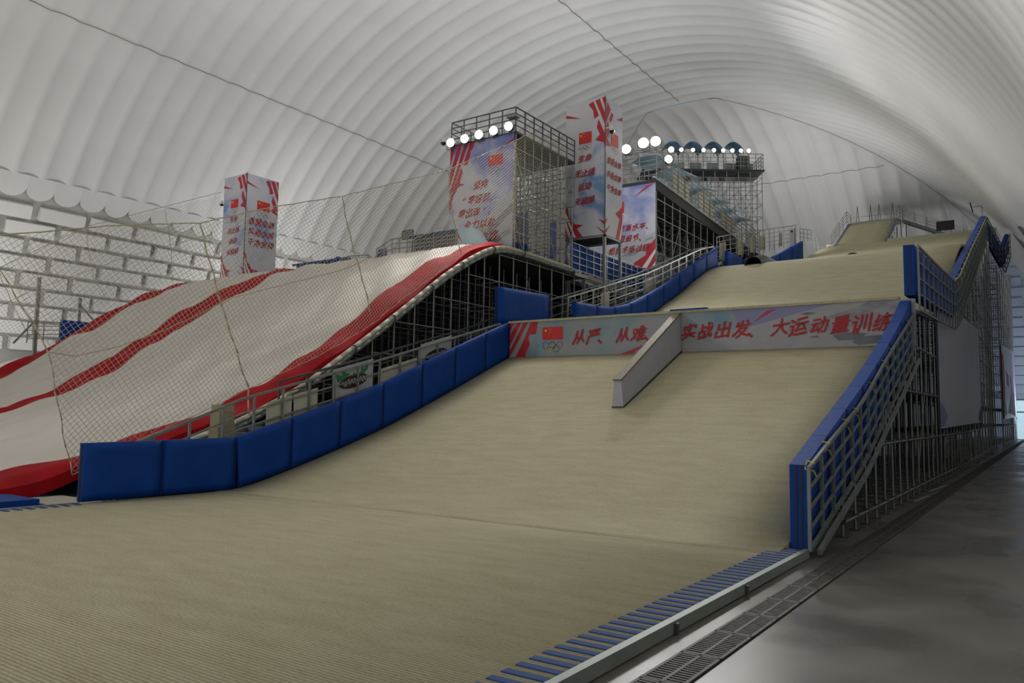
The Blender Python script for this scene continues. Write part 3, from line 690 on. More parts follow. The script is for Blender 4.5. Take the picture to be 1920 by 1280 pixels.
# ------------------------------------------------------------------ scaffolds
def scaffold_right():
    r = thing('ramp_scaffold', (-3.75, 17, 0), 'long steel tube scaffold carrying the right side of the slopes along the corridor', 'scaffold')
    def zt(y): return (interp(rl, y)-1.5) if y < 28.1 else (rf(y).z-2.15 if y < 83 else 16.0+(y-83)*.13)
    def xs(y): return -3.72 if y < 50 else (max(-4.1, -3.72-(y-50)*.016) if y < 79 else -3.72)
    Y = np.concatenate([np.arange(17.6, 47, 1.25), np.arange(48.2, 110, 3.6)])
    for y in Y:
        p = pole('standard', (xs(y), y, FL), (xs(y), y, max(.5, zt(y))), .034 if y < 48 else .055, 'steel_light' if y > 48 else 'steel', r)  # far standards take a lighter steel, painting in their brightness
    for y in Y[:30]: MB().box((xs(y)-.12, y-.12, FL), (xs(y)+.12, y+.12, FL+.02)).build('base_plate', 'steel_dark', r)
    for z in np.arange(.42, 24, 1.5):
        ok = [y for y in Y if zt(y) > z]
        if len(ok) < 2: continue
        b = MB(); 
        for a, c in zip(ok[:-1], ok[1:]): b.tube((xs(a)+.05, a, z), (xs(c)+.05, c, z), .026)
        b.build('ledger', 'steel', r)
    b = MB(); rnd = random.Random(5)
    for i, y in enumerate(Y[:-2]):
        if i % 3 == 0:
            z = .5
            while z < zt(y)-3:
                q = MB(); s = 1 if (int(z/3)+i) % 2 else -1
                y0, y1 = (y, y+2.5) if s > 0 else (y+2.5, y)
                q.tube((xs(y)-.06, y0, z), (xs(y)-.06, y1, z+3), .024); q.build('brace', 'steel', r); z += 3
    # inner rows, too deep and too many to pick apart
    b = MB()
    for x in (-5.0, -6.4, -8.0, -10.0, -12.5, -15.5, -18.5):
        for y in Y:
            t = (land(y)-.3 if y < 28 else (upper(y)-.3 if y < 60 else top(min(y, 88))-.3))
            if t > .8: b.tube((x, y, 0), (x, y, t), .034, 5, cap=False)
        if x < -7: continue
        for z in np.arange(.42, 18, 1.5):
            ok = [y for y in Y if (land(y)-.3 if y < 28 else (upper(y)-.3 if y < 60 else top(min(y, 88))-.3)) > z]
            if len(ok) > 1: b.tube((x, ok[0], z), (x, ok[-1], z), .026, 5, cap=False)
    for y in Y:
        t = (land(y)-.3 if y < 28 else (upper(y)-.3 if y < 60 else top(min(y, 88))-.3))
        for z in np.arange(.5, t, 1.5): b.tube((xs(y), y, z), (-8.0, y, z), .024, 5, cap=False)
    o = b.build('inner_frame', 'steel_dark', r); tag(o, kind='stuff')  # darker steel paints interior shade onto the inner rows
    # couplers on the near standards
    for y in Y[:24]:
        for z in (.42, 1.92, 3.42):
            if zt(y) > z+.2: MB().box((xs(y)-.055, y-.055, z-.05), (xs(y)+.075, y+.055, z+.05)).build('coupler', 'steel_dark', r)
scaffold_right()
# loose tubes lying on the floor beside the drain
for k, (a, c) in enumerate((((-3.5, 25.9, .14), (-3.36, 28.2, .14)), ((-3.55, 29.8, .14), (-3.36, 33, .14)), ((-3.55, 48, .14), (-3.36, 53, .14)))):
    o = MB().tube(a, c, .03).build('steel_tube', 'steel', None, a); tag(o, ORD[k] + ' loose steel tube beside the drain, counted from the run-out mat', 'tube', 'loose tubes beside the drain')

def side_panel(label, y0, y1, zb0, zb1, zt0, zt1, m, far):
    r = thing('side_panel', (-3.6, (y0+y1)/2, zb0), label, 'banner')
    x = -3.60; b = MB(); b.hexa([(x-.06, y0, zb0), (x, y0, zb0), (x, y1, zb1), (x-.06, y1, zb1), (x-.06, y0, zt0), (x, y0, zt0), (x, y1, zt1), (x-.06, y1, zt1)]); b.build('board', m, r)
    f = Face(r, (x, y0, zt0), (0, 1, 0), (0, 0, -1), y1-y0, zt0-zb0)
    if far:
        f.polys('red_band', [[(0, .1), (.1, .12), (.14, .55), (.08, .95), (0, 1)], [(.24, .3), (.4, .34), (.4, .52), (.27, .5)], [(.5, .3), (.6, .36), (.56, .6)], [(.14, .75), (.2, .9), (.14, .95)]], 'red')
        f.polys('pale_peak', [[(.3, .9), (.6, .5), (.98, .62), (.98, .95)]], 'snow_print')
    else:
        f.polys('red_band', [[(.02, .8), (.12, .9), (.07, .98), (0, .99), (0, .86)], [(.9, .86), (.99, .78), (.99, .94), (.88, .95)]], 'sky_violet')
        for j, yy_ in enumerate((0.30, 0.34)):
            pass
    for y in (y0, y1): MB().box((x-.07, y-.03, min(zb0, zb1)), (x+.01, y+.03, (zt0 if y == y0 else zt1))).build('edge_frame', 'steel_dark', r)
    return r
side_panel('large dull violet panel hung on the scaffold, the nearer of the two over the corridor', 34.1, 55.0, 2.2, 2.4, 7.36, 7.95, 'print_side', False)
side_panel('pink and violet printed panel farther down the corridor scaffold', 80.0, 108.5, 2.57, 2.85, 9.05, 10.4, 'print_side_far', True)

# drain grates
def drain():
    r = thing('floor_drain', (-3.1, 40, FL), 'cast iron drain channel with slotted grates along the corridor floor', 'drain')
    MB().box((-3.33, -2, FL-.004), (-2.87, 113, FL+.006)).build('channel', 'pit_shade', r)  # flat dark strip standing in for the shaded channel below the grates
    b = MB(); x0, x1, xm = -3.32, -2.88, -3.10
    for a, c in ((x0, x0+.035), (xm-.018, xm+.018), (x1-.035, x1)): b.box((a, .0, .006), (c, .985, .022))
    for k in range(2): b.box((x0, k*.955, .006), (x1, k*.955+.03, .022))
    n = 15
    for k in range(1, n): y = k*.985/n; b.box((x0+.03, y-.014, .008), (xm-.015, y+.014, .019)); b.box((xm+.015, y-.014, .008), (x1-.03, y+.014, .019))
    me = bpy.data.meshes.new('grate'); me.from_pydata(b.v, [], b.f); me.materials.append(MATS['drain_iron'])
    for k in range(-2, 113):
        o = link_mesh('grate', me, r); o.location = Vector((0, k, FL)) - off(r)
drain()

# ------------------------------------------------------------------ stairs between the big air bag and the main course
walk = [(10.95, .10), (14.75, 1.55), (20.2, 2.98), (26.4, 4.7), (28, 5.15), (33.3, 6.9), (36.3, 7.75), (43.5, 9.8), (52.2, 12.85), (60, 14.9), (80, 19.8)]
wz = lambda y: interp(walk, y)
r = thing('stairway', (-20.7, 11, 0), 'long dark steel stairway climbing between the air bag and the blue pads', 'stair')
y = 10.98; z = .0; k = 0
while y < 56:
    nx = y+.2
    while wz(nx) - z < .17 and nx < 60: nx += .02
    xl_ = -21.62 if y < 33 else -20.92
    MB().box((xl_, y, wz(y)+.0), (-19.95, nx+.06, wz(y)+.05)).build('tread', 'steel_dark', r)
    MB().box((xl_, y, wz(y)-.14), (-19.95, y+.02, wz(y))).build('riser', 'steel_dark', r)
    z = wz(nx); y = nx; k += 1
for x, i0, i1 in ((-21.65, 0, 6), (-20.95, 5, 10), (-19.93, 0, 10)):
    b = MB(); ww = walk[i0:i1]
    for (a, za), (c, zc) in zip(ww[:-1], ww[1:]): b.bar((x, a, za-.05), (x, c, zc-.05), .05, .22)
    b.build('stringer', 'steel_paint', r)
for i, yp in enumerate((11.3, 13.0)):
    o = MB().box((-20.55 if i == 0 else -21.2, yp-.25-.0 if i == 0 else 13.35, wz(yp)-.06), (-20.2 if i == 0 else -20.85, (yp-.245) if i == 0 else 13.36, wz(yp)+.05)).build('warning_sticker', 'sticker', r)

def railing(label, x, y0, y1, step, H, nr, m='steel_paint', boards=(), hz=0):
    r = thing('stair_railing', (x, y0, wz(y0)), label, 'railing')
    ys = list(np.arange(y0, y1+.01, step)); zf = lambda y: wz(y)+hz
    for y in ys: b = MB(); b.box((x-.03, y-.03, zf(y)-.1), (x+.03, y+.03, zf(y)+H)); b.build('post', m, r)
    pts = sorted(set([ys[0], ys[-1]] + [p[0] for p in walk if ys[0] < p[0] < ys[-1]]))
    for k in range(nr):
        h = H*(1-k/nr); b = MB()
        for a, c in zip(pts[:-1], pts[1:]): b.bar((x, a, zf(a)+h), (x, c, zf(c)+h), .05 if k else .07, .04 if k else .07)
        b.build('handrail' if k == 0 else 'rail', m, r)
    for (a, c) in boards:
        b = MB(); x2 = x-.06; b.hexa([(x2-.02, a, zf(a)+.1), (x2, a, zf(a)+.1), (x2, c, zf(c)+.1), (x2-.02, c, zf(c)+.1), (x2-.02, a, zf(a)+H*.74), (x2, a, zf(a)+H*.74), (x2, c, zf(c)+H*.74), (x2-.02, c, zf(c)+H*.74)])
        b.build('infill_board', 'board_cream', r)
    return r
railing('grey steel stair railing with cream boards right behind the blue pads', -19.85, 10.9, 28.1, 1.06, 1.32, 3, boards=((15.65, 16.6), (16.7, 17.65), (20.45, 21.5), (21.6, 22.5)))
railing('dark stair railing on the air bag side of the lower stairs', -21.55, 17.4, 32.5, 1.2, 1.25, 3, 'steel_dark')
railing('lighter steel railing of the upper stairs beside the upper slope pads', -20.05, 34, 56, 1.3, 1.3, 3, 'steel_light', boards=((43, 44.8), (37.6, 38.6)))
railing('darker steel railing of the upper stairs below the grid wall', -20.88, 33.5, 56, 1.3, 1.3, 3, 'steel_paint')
railing('many-barred steel railing with boards above the crest, below the walkway', -20.6, 57, 79.5, 1.5, 1.9, 5, 'steel_light', boards=((57.8, 59.2), (62, 63.4), (65.2, 66.4), (68, 69.5), (73.6, 74.8)))
# two logo boards on the lower railing
def logo(label, y0, y1, green):
    za, zc = wz(y0)+.45, wz(y1)+.45; r = thing('logo_board', (-19.95, y0, za), label, 'sign')
    x = -19.94; H = .98; b = MB(); b.hexa([(x-.02, y0, za), (x, y0, za), (x, y1, zc), (x-.02, y1, zc), (x-.02, y0, za+H), (x, y0, za+H), (x, y1, zc+H), (x-.02, y1, zc+H)]); b.build('board', 'board_grey', r)
    f = Face(r, (x, y0, za+H), (0, y1-y0, zc-za), (0, 0, -1), math.hypot(y1-y0, zc-za), H)
    el = [(.5+.37*math.cos(a)*(1.0), .60+.24*math.sin(a)) for a in np.linspace(0, 2*math.pi, 20, endpoint=False)]
    f.poly('logo_ball', [(u, t) for u, t in el], 'maroon' if green else 'ring_black', .004)
    if green:
        f.polys('logo_leaves', [[(.1, .5), (.05, .2), (.2, .3), (.22, .08), (.3, .25), (.42, .3), (.3, .42)], [(.42, .42), (.5, .3), (.55, .4), (.62, .28), (.66, .4)], [(.66, .38), (.72, .12), (.76, .3), (.84, .02), (.86, .3), (.78, .42)]], 'leaf_green', .006)
    else:
        f.polys('logo_leaves', [[(.3, .9), (.4, .7), (.7, .75), (.82, .62), (.8, .85)]], 'leaf_green', .006)
    b = MB(); rnd = random.Random(2)
    for k in range(9):
        u = .2+.075*k; b.path([f.pt(u, .72-.1*rnd.random(), .014), f.pt(u+.02, .48+.05*rnd.random(), .014), f.pt(u+.05, .66+.08*rnd.random(), .014)], .012, 4)
    b.build('logo_strokes', 'white_print', r)
logo('grey sign board with green leaves over a dark oval logo on the stair railing', 18.35, 20.2, True)
logo('grey sign board with black swirl logo on the stair railing, half behind pads', 22.75, 24.6, False)
# crate stack and plank on the stairs
r = thing('cardboard_boxes', (-20.9, 14.6, wz(14.6)), 'beige boxes stacked on the stairs behind the railing', 'box')
for k, (w_, h0, h1) in enumerate(((.30, .05, .48), (.27, .5, .93), (.24, .95, 1.15))):
    b = MB(); b.box((-21.05, 14.75-w_, wz(14.7)+h0), (-20.6, 14.75+w_, wz(14.7)+h1)); b.build('box', 'box_beige', r)
tag(MB().box((-21.5, 12.75, wz(13.4)+.28), (-20.3, 14.0, wz(13.4)+.33)).build('wooden_plank', 'wood', None, (-20.9, 13.4, wz(13.4)+.28)), 'wooden plank resting across the lower stairs', 'plank')

# blue gym mat and pale board on the floor left of the run-out
tag(MB().box((-21.9, 4.6, FL), (-20.2, 9.35, .34)).build('gym_mat', 'pad_blue', None, (-21.4, 7, 0)), 'flat blue gym mat on the floor before the air bag', 'mat')
tag(MB().box((-21.9, 9.5, FL), (-19.75, 10.7, .2)).build('floor_board', 'board_cream', None, (-21.2, 10, 0)), 'pale board lying at the foot of the stairs', 'board')

# ------------------------------------------------------------------ big air bag landing
bagz = Smooth([(4, .5), (8.2, .5), (9.3, .62), (11, 1.0), (13, 1.45), (16.25, 2.55), (18.6, 3.66), (22.3, 6.06), (26.6, 9.0), (28.2, 9.93), (29.7, 10.66), (30.7, 10.95), (31.7, 11.04), (33.5, 11.05), (36, 11.0)], .6)
def build_bag(label, x0, x1, y0, y1, zf, bands, seed, fold=.07):
    r = thing('air_bag', ((x0+x1)/2, 12, 0), label, 'air bag')
    rnd = np.random.RandomState(seed); xs = np.arange(x0, x1+.01, .22); ys = np.arange(y0, y1+.01, .22); nx = len(xs)
    Xg, Yg = np.meshgrid(xs, ys)
    Zg = np.array([[zf(y) for _ in xs] for y in ys])
    W = np.zeros_like(Xg)
    for k in range(7):
        L = rnd.uniform(1.1, 3.4); a = rnd.uniform(.25, .75)*(1 if k % 4 else -1); ph = rnd.uniform(0, 6)
        wob = .6*np.sin(Yg*rnd.uniform(.3, .6)+ph)+.4*np.sin(Xg*rnd.uniform(.2, .5)+ph*2)
        W += np.sin((Xg*math.cos(a)+Yg*math.sin(a))*2*math.pi/L + wob*2)*L/3.0
    Zg = Zg + fold*W*np.clip((Yg-8)/6, .15, 1)*np.clip((32-Yg)/4, .25, 1)
    edge = np.minimum(Xg-x0, x1-Xg); Zg -= .35*np.clip(1-edge/.7, 0, 1)**2
    zmin = .06; V = np.stack([Xg, Yg, np.maximum(Zg, zmin)], -1).reshape(-1, 3)
    F = grid_faces(len(ys), nx, True)
    cover = []; red = {b_: [] for b_ in range(len(bands))}
    for f in F:
        cx = (V[f[0]][0]+V[f[2]][0])/2; cyy = (V[f[0]][1]+V[f[2]][1])/2
        hit = None
        for bi, (a, c, q0, q1) in enumerate(bands):
            jit = .08*math.sin(cyy*2.1+bi) + .05*math.sin(cyy*5.3)
            if a+jit*.0 <= cx <= c and q0 <= cyy <= q1: hit = bi
        (cover if hit is None else red[hit]).append(f)
    def sub(name, fs, m):
        ids = sorted({i for f in fs for i in f}); mp = {i: k for k, i in enumerate(ids)}
        return np_mesh(name, V[ids], [tuple(mp[i] for i in f) for f in fs], m, r)
    sub('cover', cover, 'bag_white')
    for bi in red:
        if red[bi]: sub('red_band', red[bi], 'bag_red')
    # front skirt and right side
    b = MB()
    for i in range(nx-1): p, q = V[i], V[i+1]; b.add([p, q, (q[0], q[1]-.1, .02), (p[0], p[1]-.1, .02)], [(0, 3, 2, 1)])
    b.build('front_skirt', 'bag_red', r, smooth=True)
    b = MB()
    for i in range(len(ys)-1): p, q = V[i*nx+nx-1], V[(i+1)*nx+nx-1]; b.add([p, q, (q[0]+.05, q[1], max(.02, q[2]-.35)), (p[0]+.05, p[1], max(.02, p[2]-.35))], [(0, 3, 2, 1)])
    b.build('side_skirt', 'bag_red', r, smooth=True)
    b = MB()
    for i in range(len(ys)-1): p, q = V[i*nx], V[(i+1)*nx]; b.add([p, q, (q[0]-.05, q[1], max(.02, q[2]-.5)), (p[0]-.05, p[1], max(.02, p[2]-.5))], [(0, 1, 2, 3)])
    b.build('side_skirt', 'bag_white', r, smooth=True)
    return r
XA = -22.0
bag = build_bag('huge white fabric air bag landing with red bands under the safety net', -48.8, XA, 6.4, 31.4, bagz, ((-23.4, XA+.1, 6, 40), (-38.6, -36.2, 6, 31), (-48.9, -46.3, 6, 31), (-48.9, XA+.1, 6, 8.9)), 4)
# frame along its right edge
b = MB(); fy = np.arange(12, 37.6, .5); fz = lambda y: bagz(min(y, 35.5))-.55
b.path([(XA+.1, y, fz(y)) for y in fy], .09, 8); b.build('frame_tube', 'steel_paint', bag, smooth=True)
b = MB(); b.path([(XA+.06, y, fz(y)+.18) for y in fy], .1, 8); b.build('rolled_edge', 'board_cream', bag, smooth=True)
for y in (19.0, 21.1, 23.2, 25.5, 27.6, 30.0, 32.6): 
    b = MB(); n = 10; b.path([(XA+.09+.16*math.cos(2*math.pi*k/n), y+.05*math.sin(4*math.pi*k/n), fz(y)+.09+.2*math.sin(2*math.pi*k/n)) for k in range(n+1)], .03, 5); b.build('strap', 'rubber', bag)
build_bag('second lower white air bag with a red band, left of the big one', -66, -51.3, 8, 30, lambda y: max(.5, bagz(y)*.62), ((-54.4, -52.2, 6, 40), (-60, -66, 0, 1)), 9, .02)
# deck behind the crest
r = thing('inrun_deck', (-28, 40, 10), 'dark takeoff deck behind the crest of the big air bag', 'deck')
MB().box((-46, 31.6, 10.35), (XA-.15, 39.5, 10.6)).build('planks', 'deck_dark', r); MB().box((-36, 39.5, 10.35), (-23.75, 48.4, 10.6)).build('planks', 'deck_dark', r); MB().bar((XA+.05, 37.9, 10.38), (XA+.05, 48.5, 10.38), .1, .2).build('edge_beam', 'steel', r)

def bag_scaffold():
    r = thing('air_bag_scaffold', (XA-.2, 15, 0), 'steel tube scaffold standing under the right edge of the big air bag', 'scaffold')
    Y = np.arange(16.25, 48.5, 1.22); zt = lambda y: (fz(y)-.1 if y < 36 else 10.35)
    x = XA-.15
    for y in Y: pole('standard', (x, y, FL), (x, y, zt(y)), .036, 'steel', r)
    for z in np.arange(.8, 10.3, 1.35):
        ok = [y for y in Y if zt(y) > z]
        if len(ok) > 1: pole('ledger', (x+.05, ok[0], z), (x+.05, ok[-1], z), .026, 'steel', r)
    for i, y in enumerate(Y[:-1]):
        if i % 2 == 0:
            z = 1.0 + (i % 4)*.6
            while z+2.2 < zt(y):
                s = (i//2 + int(z)) % 2; a, c = (y, y+1.22) if s else (y+1.22, y); pole('brace', (x-.06, a, z), (x-.06, c, z+2.2), .022, 'steel', r); z += 2.6
    b = MB()
    for xi in (-23.6, -25.2, -26.8, -28.6, -31, -34, -38, -43):
        for y in Y: b.tube((xi, y, 0), (xi, y, zt(y)-.35), .034, 5, cap=False)
        for z in np.arange(.8, 10.3, 1.35):
            ok = [y for y in Y if zt(y)-.3 > z]
            if len(ok) > 1: b.tube((xi, ok[0], z), (xi, ok[-1], z), .024, 5, cap=False)
    for y in Y:
        for z in np.arange(.8, zt(y)-.3, 1.35): b.tube((x, y, z), (-28.6, y, z), .022, 5, cap=False)
    tag(b.build('inner_frame', 'steel_paint', r), kind='stuff')  # inner tubes coloured darker to paint the shade under the bag
bag_scaffold()
# added dark screen deep under the bag, blocking light between the rows
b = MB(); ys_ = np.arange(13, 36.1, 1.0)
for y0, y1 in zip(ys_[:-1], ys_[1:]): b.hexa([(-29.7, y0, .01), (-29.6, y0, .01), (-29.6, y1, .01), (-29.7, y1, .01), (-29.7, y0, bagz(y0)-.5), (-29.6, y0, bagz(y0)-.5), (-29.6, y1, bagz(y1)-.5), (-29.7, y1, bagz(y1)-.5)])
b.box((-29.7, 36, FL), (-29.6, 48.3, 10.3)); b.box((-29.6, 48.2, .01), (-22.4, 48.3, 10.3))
tag(b.build('shade_screen', 'deck_dark', None, (-29.65, 30, 0)), 'added dark screen blocking light deep under the air bag and its deck', 'light blocker')

# ------------------------------------------------------------------ safety nets
def inside(poly, y, z):
    c = False; n = len(poly)
    for i in range(n):
        (y0, z0), (y1, z1) = poly[i], poly[(i+1) % n]
        if (z0 > z) != (z1 > z) and y < (y1-y0)*(z-z0)/(z1-z0)+y0: c = not c
    return c
def net(label, x0, polyg, cell, rad, ropes, sag, rr=.03):
    r = thing('safety_net', (x0, polyg[0][0], 0), label, 'net')
    xo = lambda y, z: x0 + sag*math.sin(y*.9+z*.35) + sag*.6*math.sin(z*1.1-y*.3)
    def P(i, j):
        y, z = (i-j)*cell/2 + (i+j)*cell*.10, (i+j)*cell/2
        y += .06*math.sin(z*1.3+y*.7); z += .07*math.sin(y*1.1)
        return y, z
    y_lo = min(p[0] for p in polyg); y_hi = max(p[0] for p in polyg); z_hi = max(p[1] for p in polyg)
    V = []; F = []; node = {}
    rng = int((y_hi+z_hi)/cell*1.25)+4
    def nd(i, j):
        if (i, j) not in node: y, z = P(i, j); node[(i, j)] = (y, z, inside(polyg, y, z))
        return node[(i, j)]
    edges = []
    for i in range(0, rng*2):
        for j in range(-rng, rng):
            s = (i+j)*cell/2
            if s < -.2 or s > z_hi+.2: continue
            yy_ = (i-j)*cell/2
            if yy_ < y_lo-4 or yy_ > y_hi+4: continue
            a = nd(i, j)
            if not a[2]: continue
            for di, dj in ((1, 0), (0, 1)):
                c = nd(i+di, j+dj)
                if c[2]: edges.append((a, c))
    for a, c in edges:
        p = Vector((xo(a[0], a[1]), a[0], a[1])); q = Vector((xo(c[0], c[1]), c[0], c[1])); d = (q-p).normalized()
        e1 = d.cross(Vector((1, 0, 0))).normalized()*rad; e2 = Vector((rad, 0, 0)); n = len(V)
        for e in (p, q): V += [e+e1, e-e1*.5+e2*.87, e-e1*.5-e2*.87]
        F += [(n, n+1, n+4, n+3), (n+1, n+2, n+5, n+4), (n+2, n, n+3, n+5)]
    tag(np_mesh('mesh', V, F, 'net_cord', r, smooth=False), kind='stuff')
    for pts, ra in ropes:
        dense = []
        for (a, c) in zip(pts[:-1], pts[1:]):
            n = max(2, int(math.hypot(c[0]-a[0], c[1]-a[1])/.35))
            for k in range(n): t = k/n; dense.append((a[0]+(c[0]-a[0])*t, a[1]+(c[1]-a[1])*t))
        dense.append(pts[-1])
        b = MB(); b.path([(xo(y, z)+.02, y+.03*math.sin(k*1.9), z) for k, (y, z) in enumerate(dense)], ra, 5); b.build('rope', 'rope', r, smooth=True)
    return r
topr = [(5, 5.7), (8.75, 6.88), (11.44, 7.66), (14.36, 8.36), (16.85, 9.4), (20.22, 10.61), (26.49, 13.32), (31.42, 16.06), (33.15, 17.09), (36.68, 17.1)]
botr = [(10.95, .72), (12.59, 1.54), (16.42, 3.2), (18.96, 4.3), (22.12, 6.0), (26.28, 8.9), (29.4, 10.7), (31, 11.0), (36.7, 10.8)]
left_edge = [(10.07, 4.05), (8.81, 6.0)]
net('knotted rope safety net hanging along the stairs beside the big air bag', -21.85, topr[1:] + botr[::-1] + left_edge, .185, .0075,
    [(topr, .02), ([(8.81, 6.0), (10.07, 4.05), (10.95, .72)], .018), (botr[:6], .014), ([(14.36, 8.36), (15.2, 5.8), (16.42, 3.29), (16.5, 2.4)], .026), ([(20.22, 10.61), (20.9, 8.6), (21.9, 6.2)], .024),
     ([(26.4, 13.3), (26.9, 11.2), (27.4, 9.6)], .02), ([(10.1, 3.99), (10.79, 3.92), (12, 4.3), (13.22, 4.85), (15.55, 6.11), (20.35, 7.83), (26.58, 10.86), (31.53, 13.52)], .013), ([(31.42, 16.0), (31.6, 11)], .04)], .10)
net('fine grey safety net in front of the block wall beyond the big air bag', -50.2, [(12, 7.2), (20.06, 10.4), (24.78, 13.83), (34.6, 18.3), (34.6, 11.2), (29, 10.6), (22, 6.6), (14, 3)], .26, .009,
    [([(12, 7.2), (20.06, 10.4), (24.78, 13.83), (34.6, 18.5)], .022), ([(24.78, 13.83), (25.6, 10.5), (26.5, 9.4)], .02), ([(20.06, 10.4), (21.2, 8), (22, 6.6)], .02), ([(30, 16.3), (30.8, 13.3), (31, 11.2)], .02), ([(16, 5.4), (22, 9.4), (28, 12.6), (34, 15.2)], .016)], .12)

# ------------------------------------------------------------------ towers with printed faces
def tower_print(parent, x0, x1, y0, y1, zb, zt, mirror):
    H = zt-zb
    f = Face(parent, (x0, y0, zt), (1, 0, 0), (0, 0, -1), x1-x0, H)
    R1 = [[(.58, .03), (.70, .015), (.84, .13), (.72, .145), (.70, .085)], [(.75, .012), (.86, .006), (1, .13), (1, .21)], [(.92, .003), (1, 0), (1, .09)], [(.83, .155), (1, .275), (1, .40), (.97, .335), (.75, .305), (.87, .27), (.79, .215)], [(0, .075), (0, .098), (.40, .125)],
          [(0, .74), (.075, .79), (.09, .84), (.2, .875), (.24, .9), (.47, .915), (.3, .935), (.45, 1), (0, 1)], [(.84, .885), (1, .91), (1, .935)], [(.74, .925), (1, .985), (1, 1)]]
    f.polys('red_print', R1, 'red'); f.polys('white_band', [[(0, .845), (.16, 1), (.10, 1), (0, .9)], [(.02, .81), (.28, 1), (.23, 1), (0, .835)]], 'white_print', .02)
    f.flag(.34, .232, .66, .315); f.rings(.34, .325, .66, .372)
    h = (x1-x0)*.17
    for s_, t in (('生命', .445), ('无止境', .555), ('运动', .655), ('无极限', .76)): f.text(s_, .5, t, h)
    g = Face(parent, (x1, y0, zt), (0, 1, 0), (0, 0, -1), y1-y0, H)
    R2 = [[(0, .0), (.06, .02), (.0, .09)], [(.12, .03), (.3, .07), (0, .21), (0, .12)], [(.36, .085), (.46, .1), (.32, .165), (.2, .155)], [(0, .22), (.16, .17), (.24, .24), (.1, .30), (.34, .34), (0, .36)], [(.62, .12), (1, .07), (1, .10)],
          [(1, .74), (.88, .77), (.6, .82), (.84, .85), (.62, 1), (1, 1)], [(0, .90), (.16, .875), (0, .93)], [(0, 1), (0, .975), (.3, .92)]]
    g.polys('red_print', R2 if mirror else R1, 'red')
    g.polys('white_band', [[(1, .86), (.8, 1), (.88, 1), (1, .92)]] if mirror else [[(0, .845), (.16, 1), (.10, 1), (0, .9)], [(.02, .81), (.28, 1), (.23, 1), (0, .835)]], 'white_print', .02)
    g.flag(.34, .235, .74, .325); g.rings(.34, .335, .74, .385)
    h = (y1-y0)*.21
    for s_, t in (('道德金牌', .475), ('风格金牌', .575), ('干净金牌', .675)): g.text(s_, .5, t, h)
def print_tower(label, x0, x1, y0, y1, zb, zt, zfoot, mirror):
    r = thing('banner_pillar', ((x0+x1)/2, (y0+y1)/2, zfoot), label, 'pillar')
    for (a, c, m) in (((x0, y0, zb), (x1, y0+.06, zt), 'print_tower'), ((x1-.06, y0+.06, zb), (x1, y1, zt), 'print_tower_b'), ((x0, y1-.06, zb), (x1-.06, y1, zt), 'print_tower'), ((x0, y0+.06, zb), (x0+.06, y1-.06, zt), 'print_tower')):
        MB().box(a, c).build('face_panel', m, r)
    tower_print(r, x0, x1, y0, y1, zb, zt, mirror)
    for x in (x0+.08, x1-.08):
        for y in (y0+.1, y1-.1): MB().box((x-.08, y-.08, zfoot), (x+.08, y+.08, zb+.05)).build('leg', 'steel', r)
    b = MB()
    for z in (zb-.02,):
        b.box((x0, y0, z-.12), (x1, y0+.1, z)); b.box((x0, y1-.1, z-.12), (x1, y1, z)); b.box((x0, y0, z-.12), (x0+.1, y1, z)); b.box((x1-.1, y0, z-.12), (x1, y1, z))
    b.build('base_frame', 'steel', r)
    MB().box((x0+.1, y0+.1, zb-.02), (x1-.1, y1-.1, zb+.02)).build('base_deck', 'deck_dark', r)
    b = MB(); b.bar((x0+.05, y0+.1, zb-.1), (x0+.4, y0+.1, zfoot+1.2), .06, .06); b.bar((x0+.05, y1-.1, zb-2), (x1-.05, y1-.1, zfoot+.5), .05, .05); b.build('brace', 'steel', r)
    pole('corner_trim', (x1+.01, y0-.01, zb), (x1+.01, y0-.01, zt+.05), .03, 'steel_dark', r)
    return r
print_tower('tall square pillar of printed faces standing between stairs and walkway tower', -23.66, -21.0, 39.7, 41.9, 12.9, 21.1, 7.2, True)
print_tower('printed square pillar behind the white air bag by the block wall', -51.95, -49.2, 36.0, 38.9, 12.2, 20.15, FL, False)

def dome_camera(loc, label, dirx):
    r = thing('security_camera', loc, label, 'camera'); x, y, z = loc; b = MB(); b.tube((x-dirx*.35, y, z+.25), (x, y, z+.25), .035); b.tube((x, y, z+.05), (x, y, z+.3), .09, 10); b.build('bracket', 'white_print', r)
    bm_ = MB(); n = 10; V = [(x, y, z-.15)]
    for j in range(1, 5):
        for k in range(n): a = 2*math.pi*k/n; q = math.pi*j/8; V.append((x+.16*math.sin(q)*math.cos(a), y+.16*math.sin(q)*math.sin(a), z+.01-.16*math.cos(q)))
    F = [(0, 1+(k+1) % n, 1+k) for k in range(n)]
    for j in range(3):
        for k in range(n): a = 1+j*n+k; c = 1+j*n+(k+1) % n; F.append((a, c, c+n, a+n))
    bm_.add(V, F); bm_.build('lens_dome', 'rubber', r, smooth=True)
dome_camera((-20.6, 39.75, 18.95), 'white dome camera on the corner of the central printed pillar', 1)
dome_camera((-52.35, 36.1, 18.2), 'white dome camera on the left side of the pillar by the block wall', -1)
dome_camera((-27.65, 33.0, 17.55), 'small dome camera at the left edge of the tall slogan tower', -1)

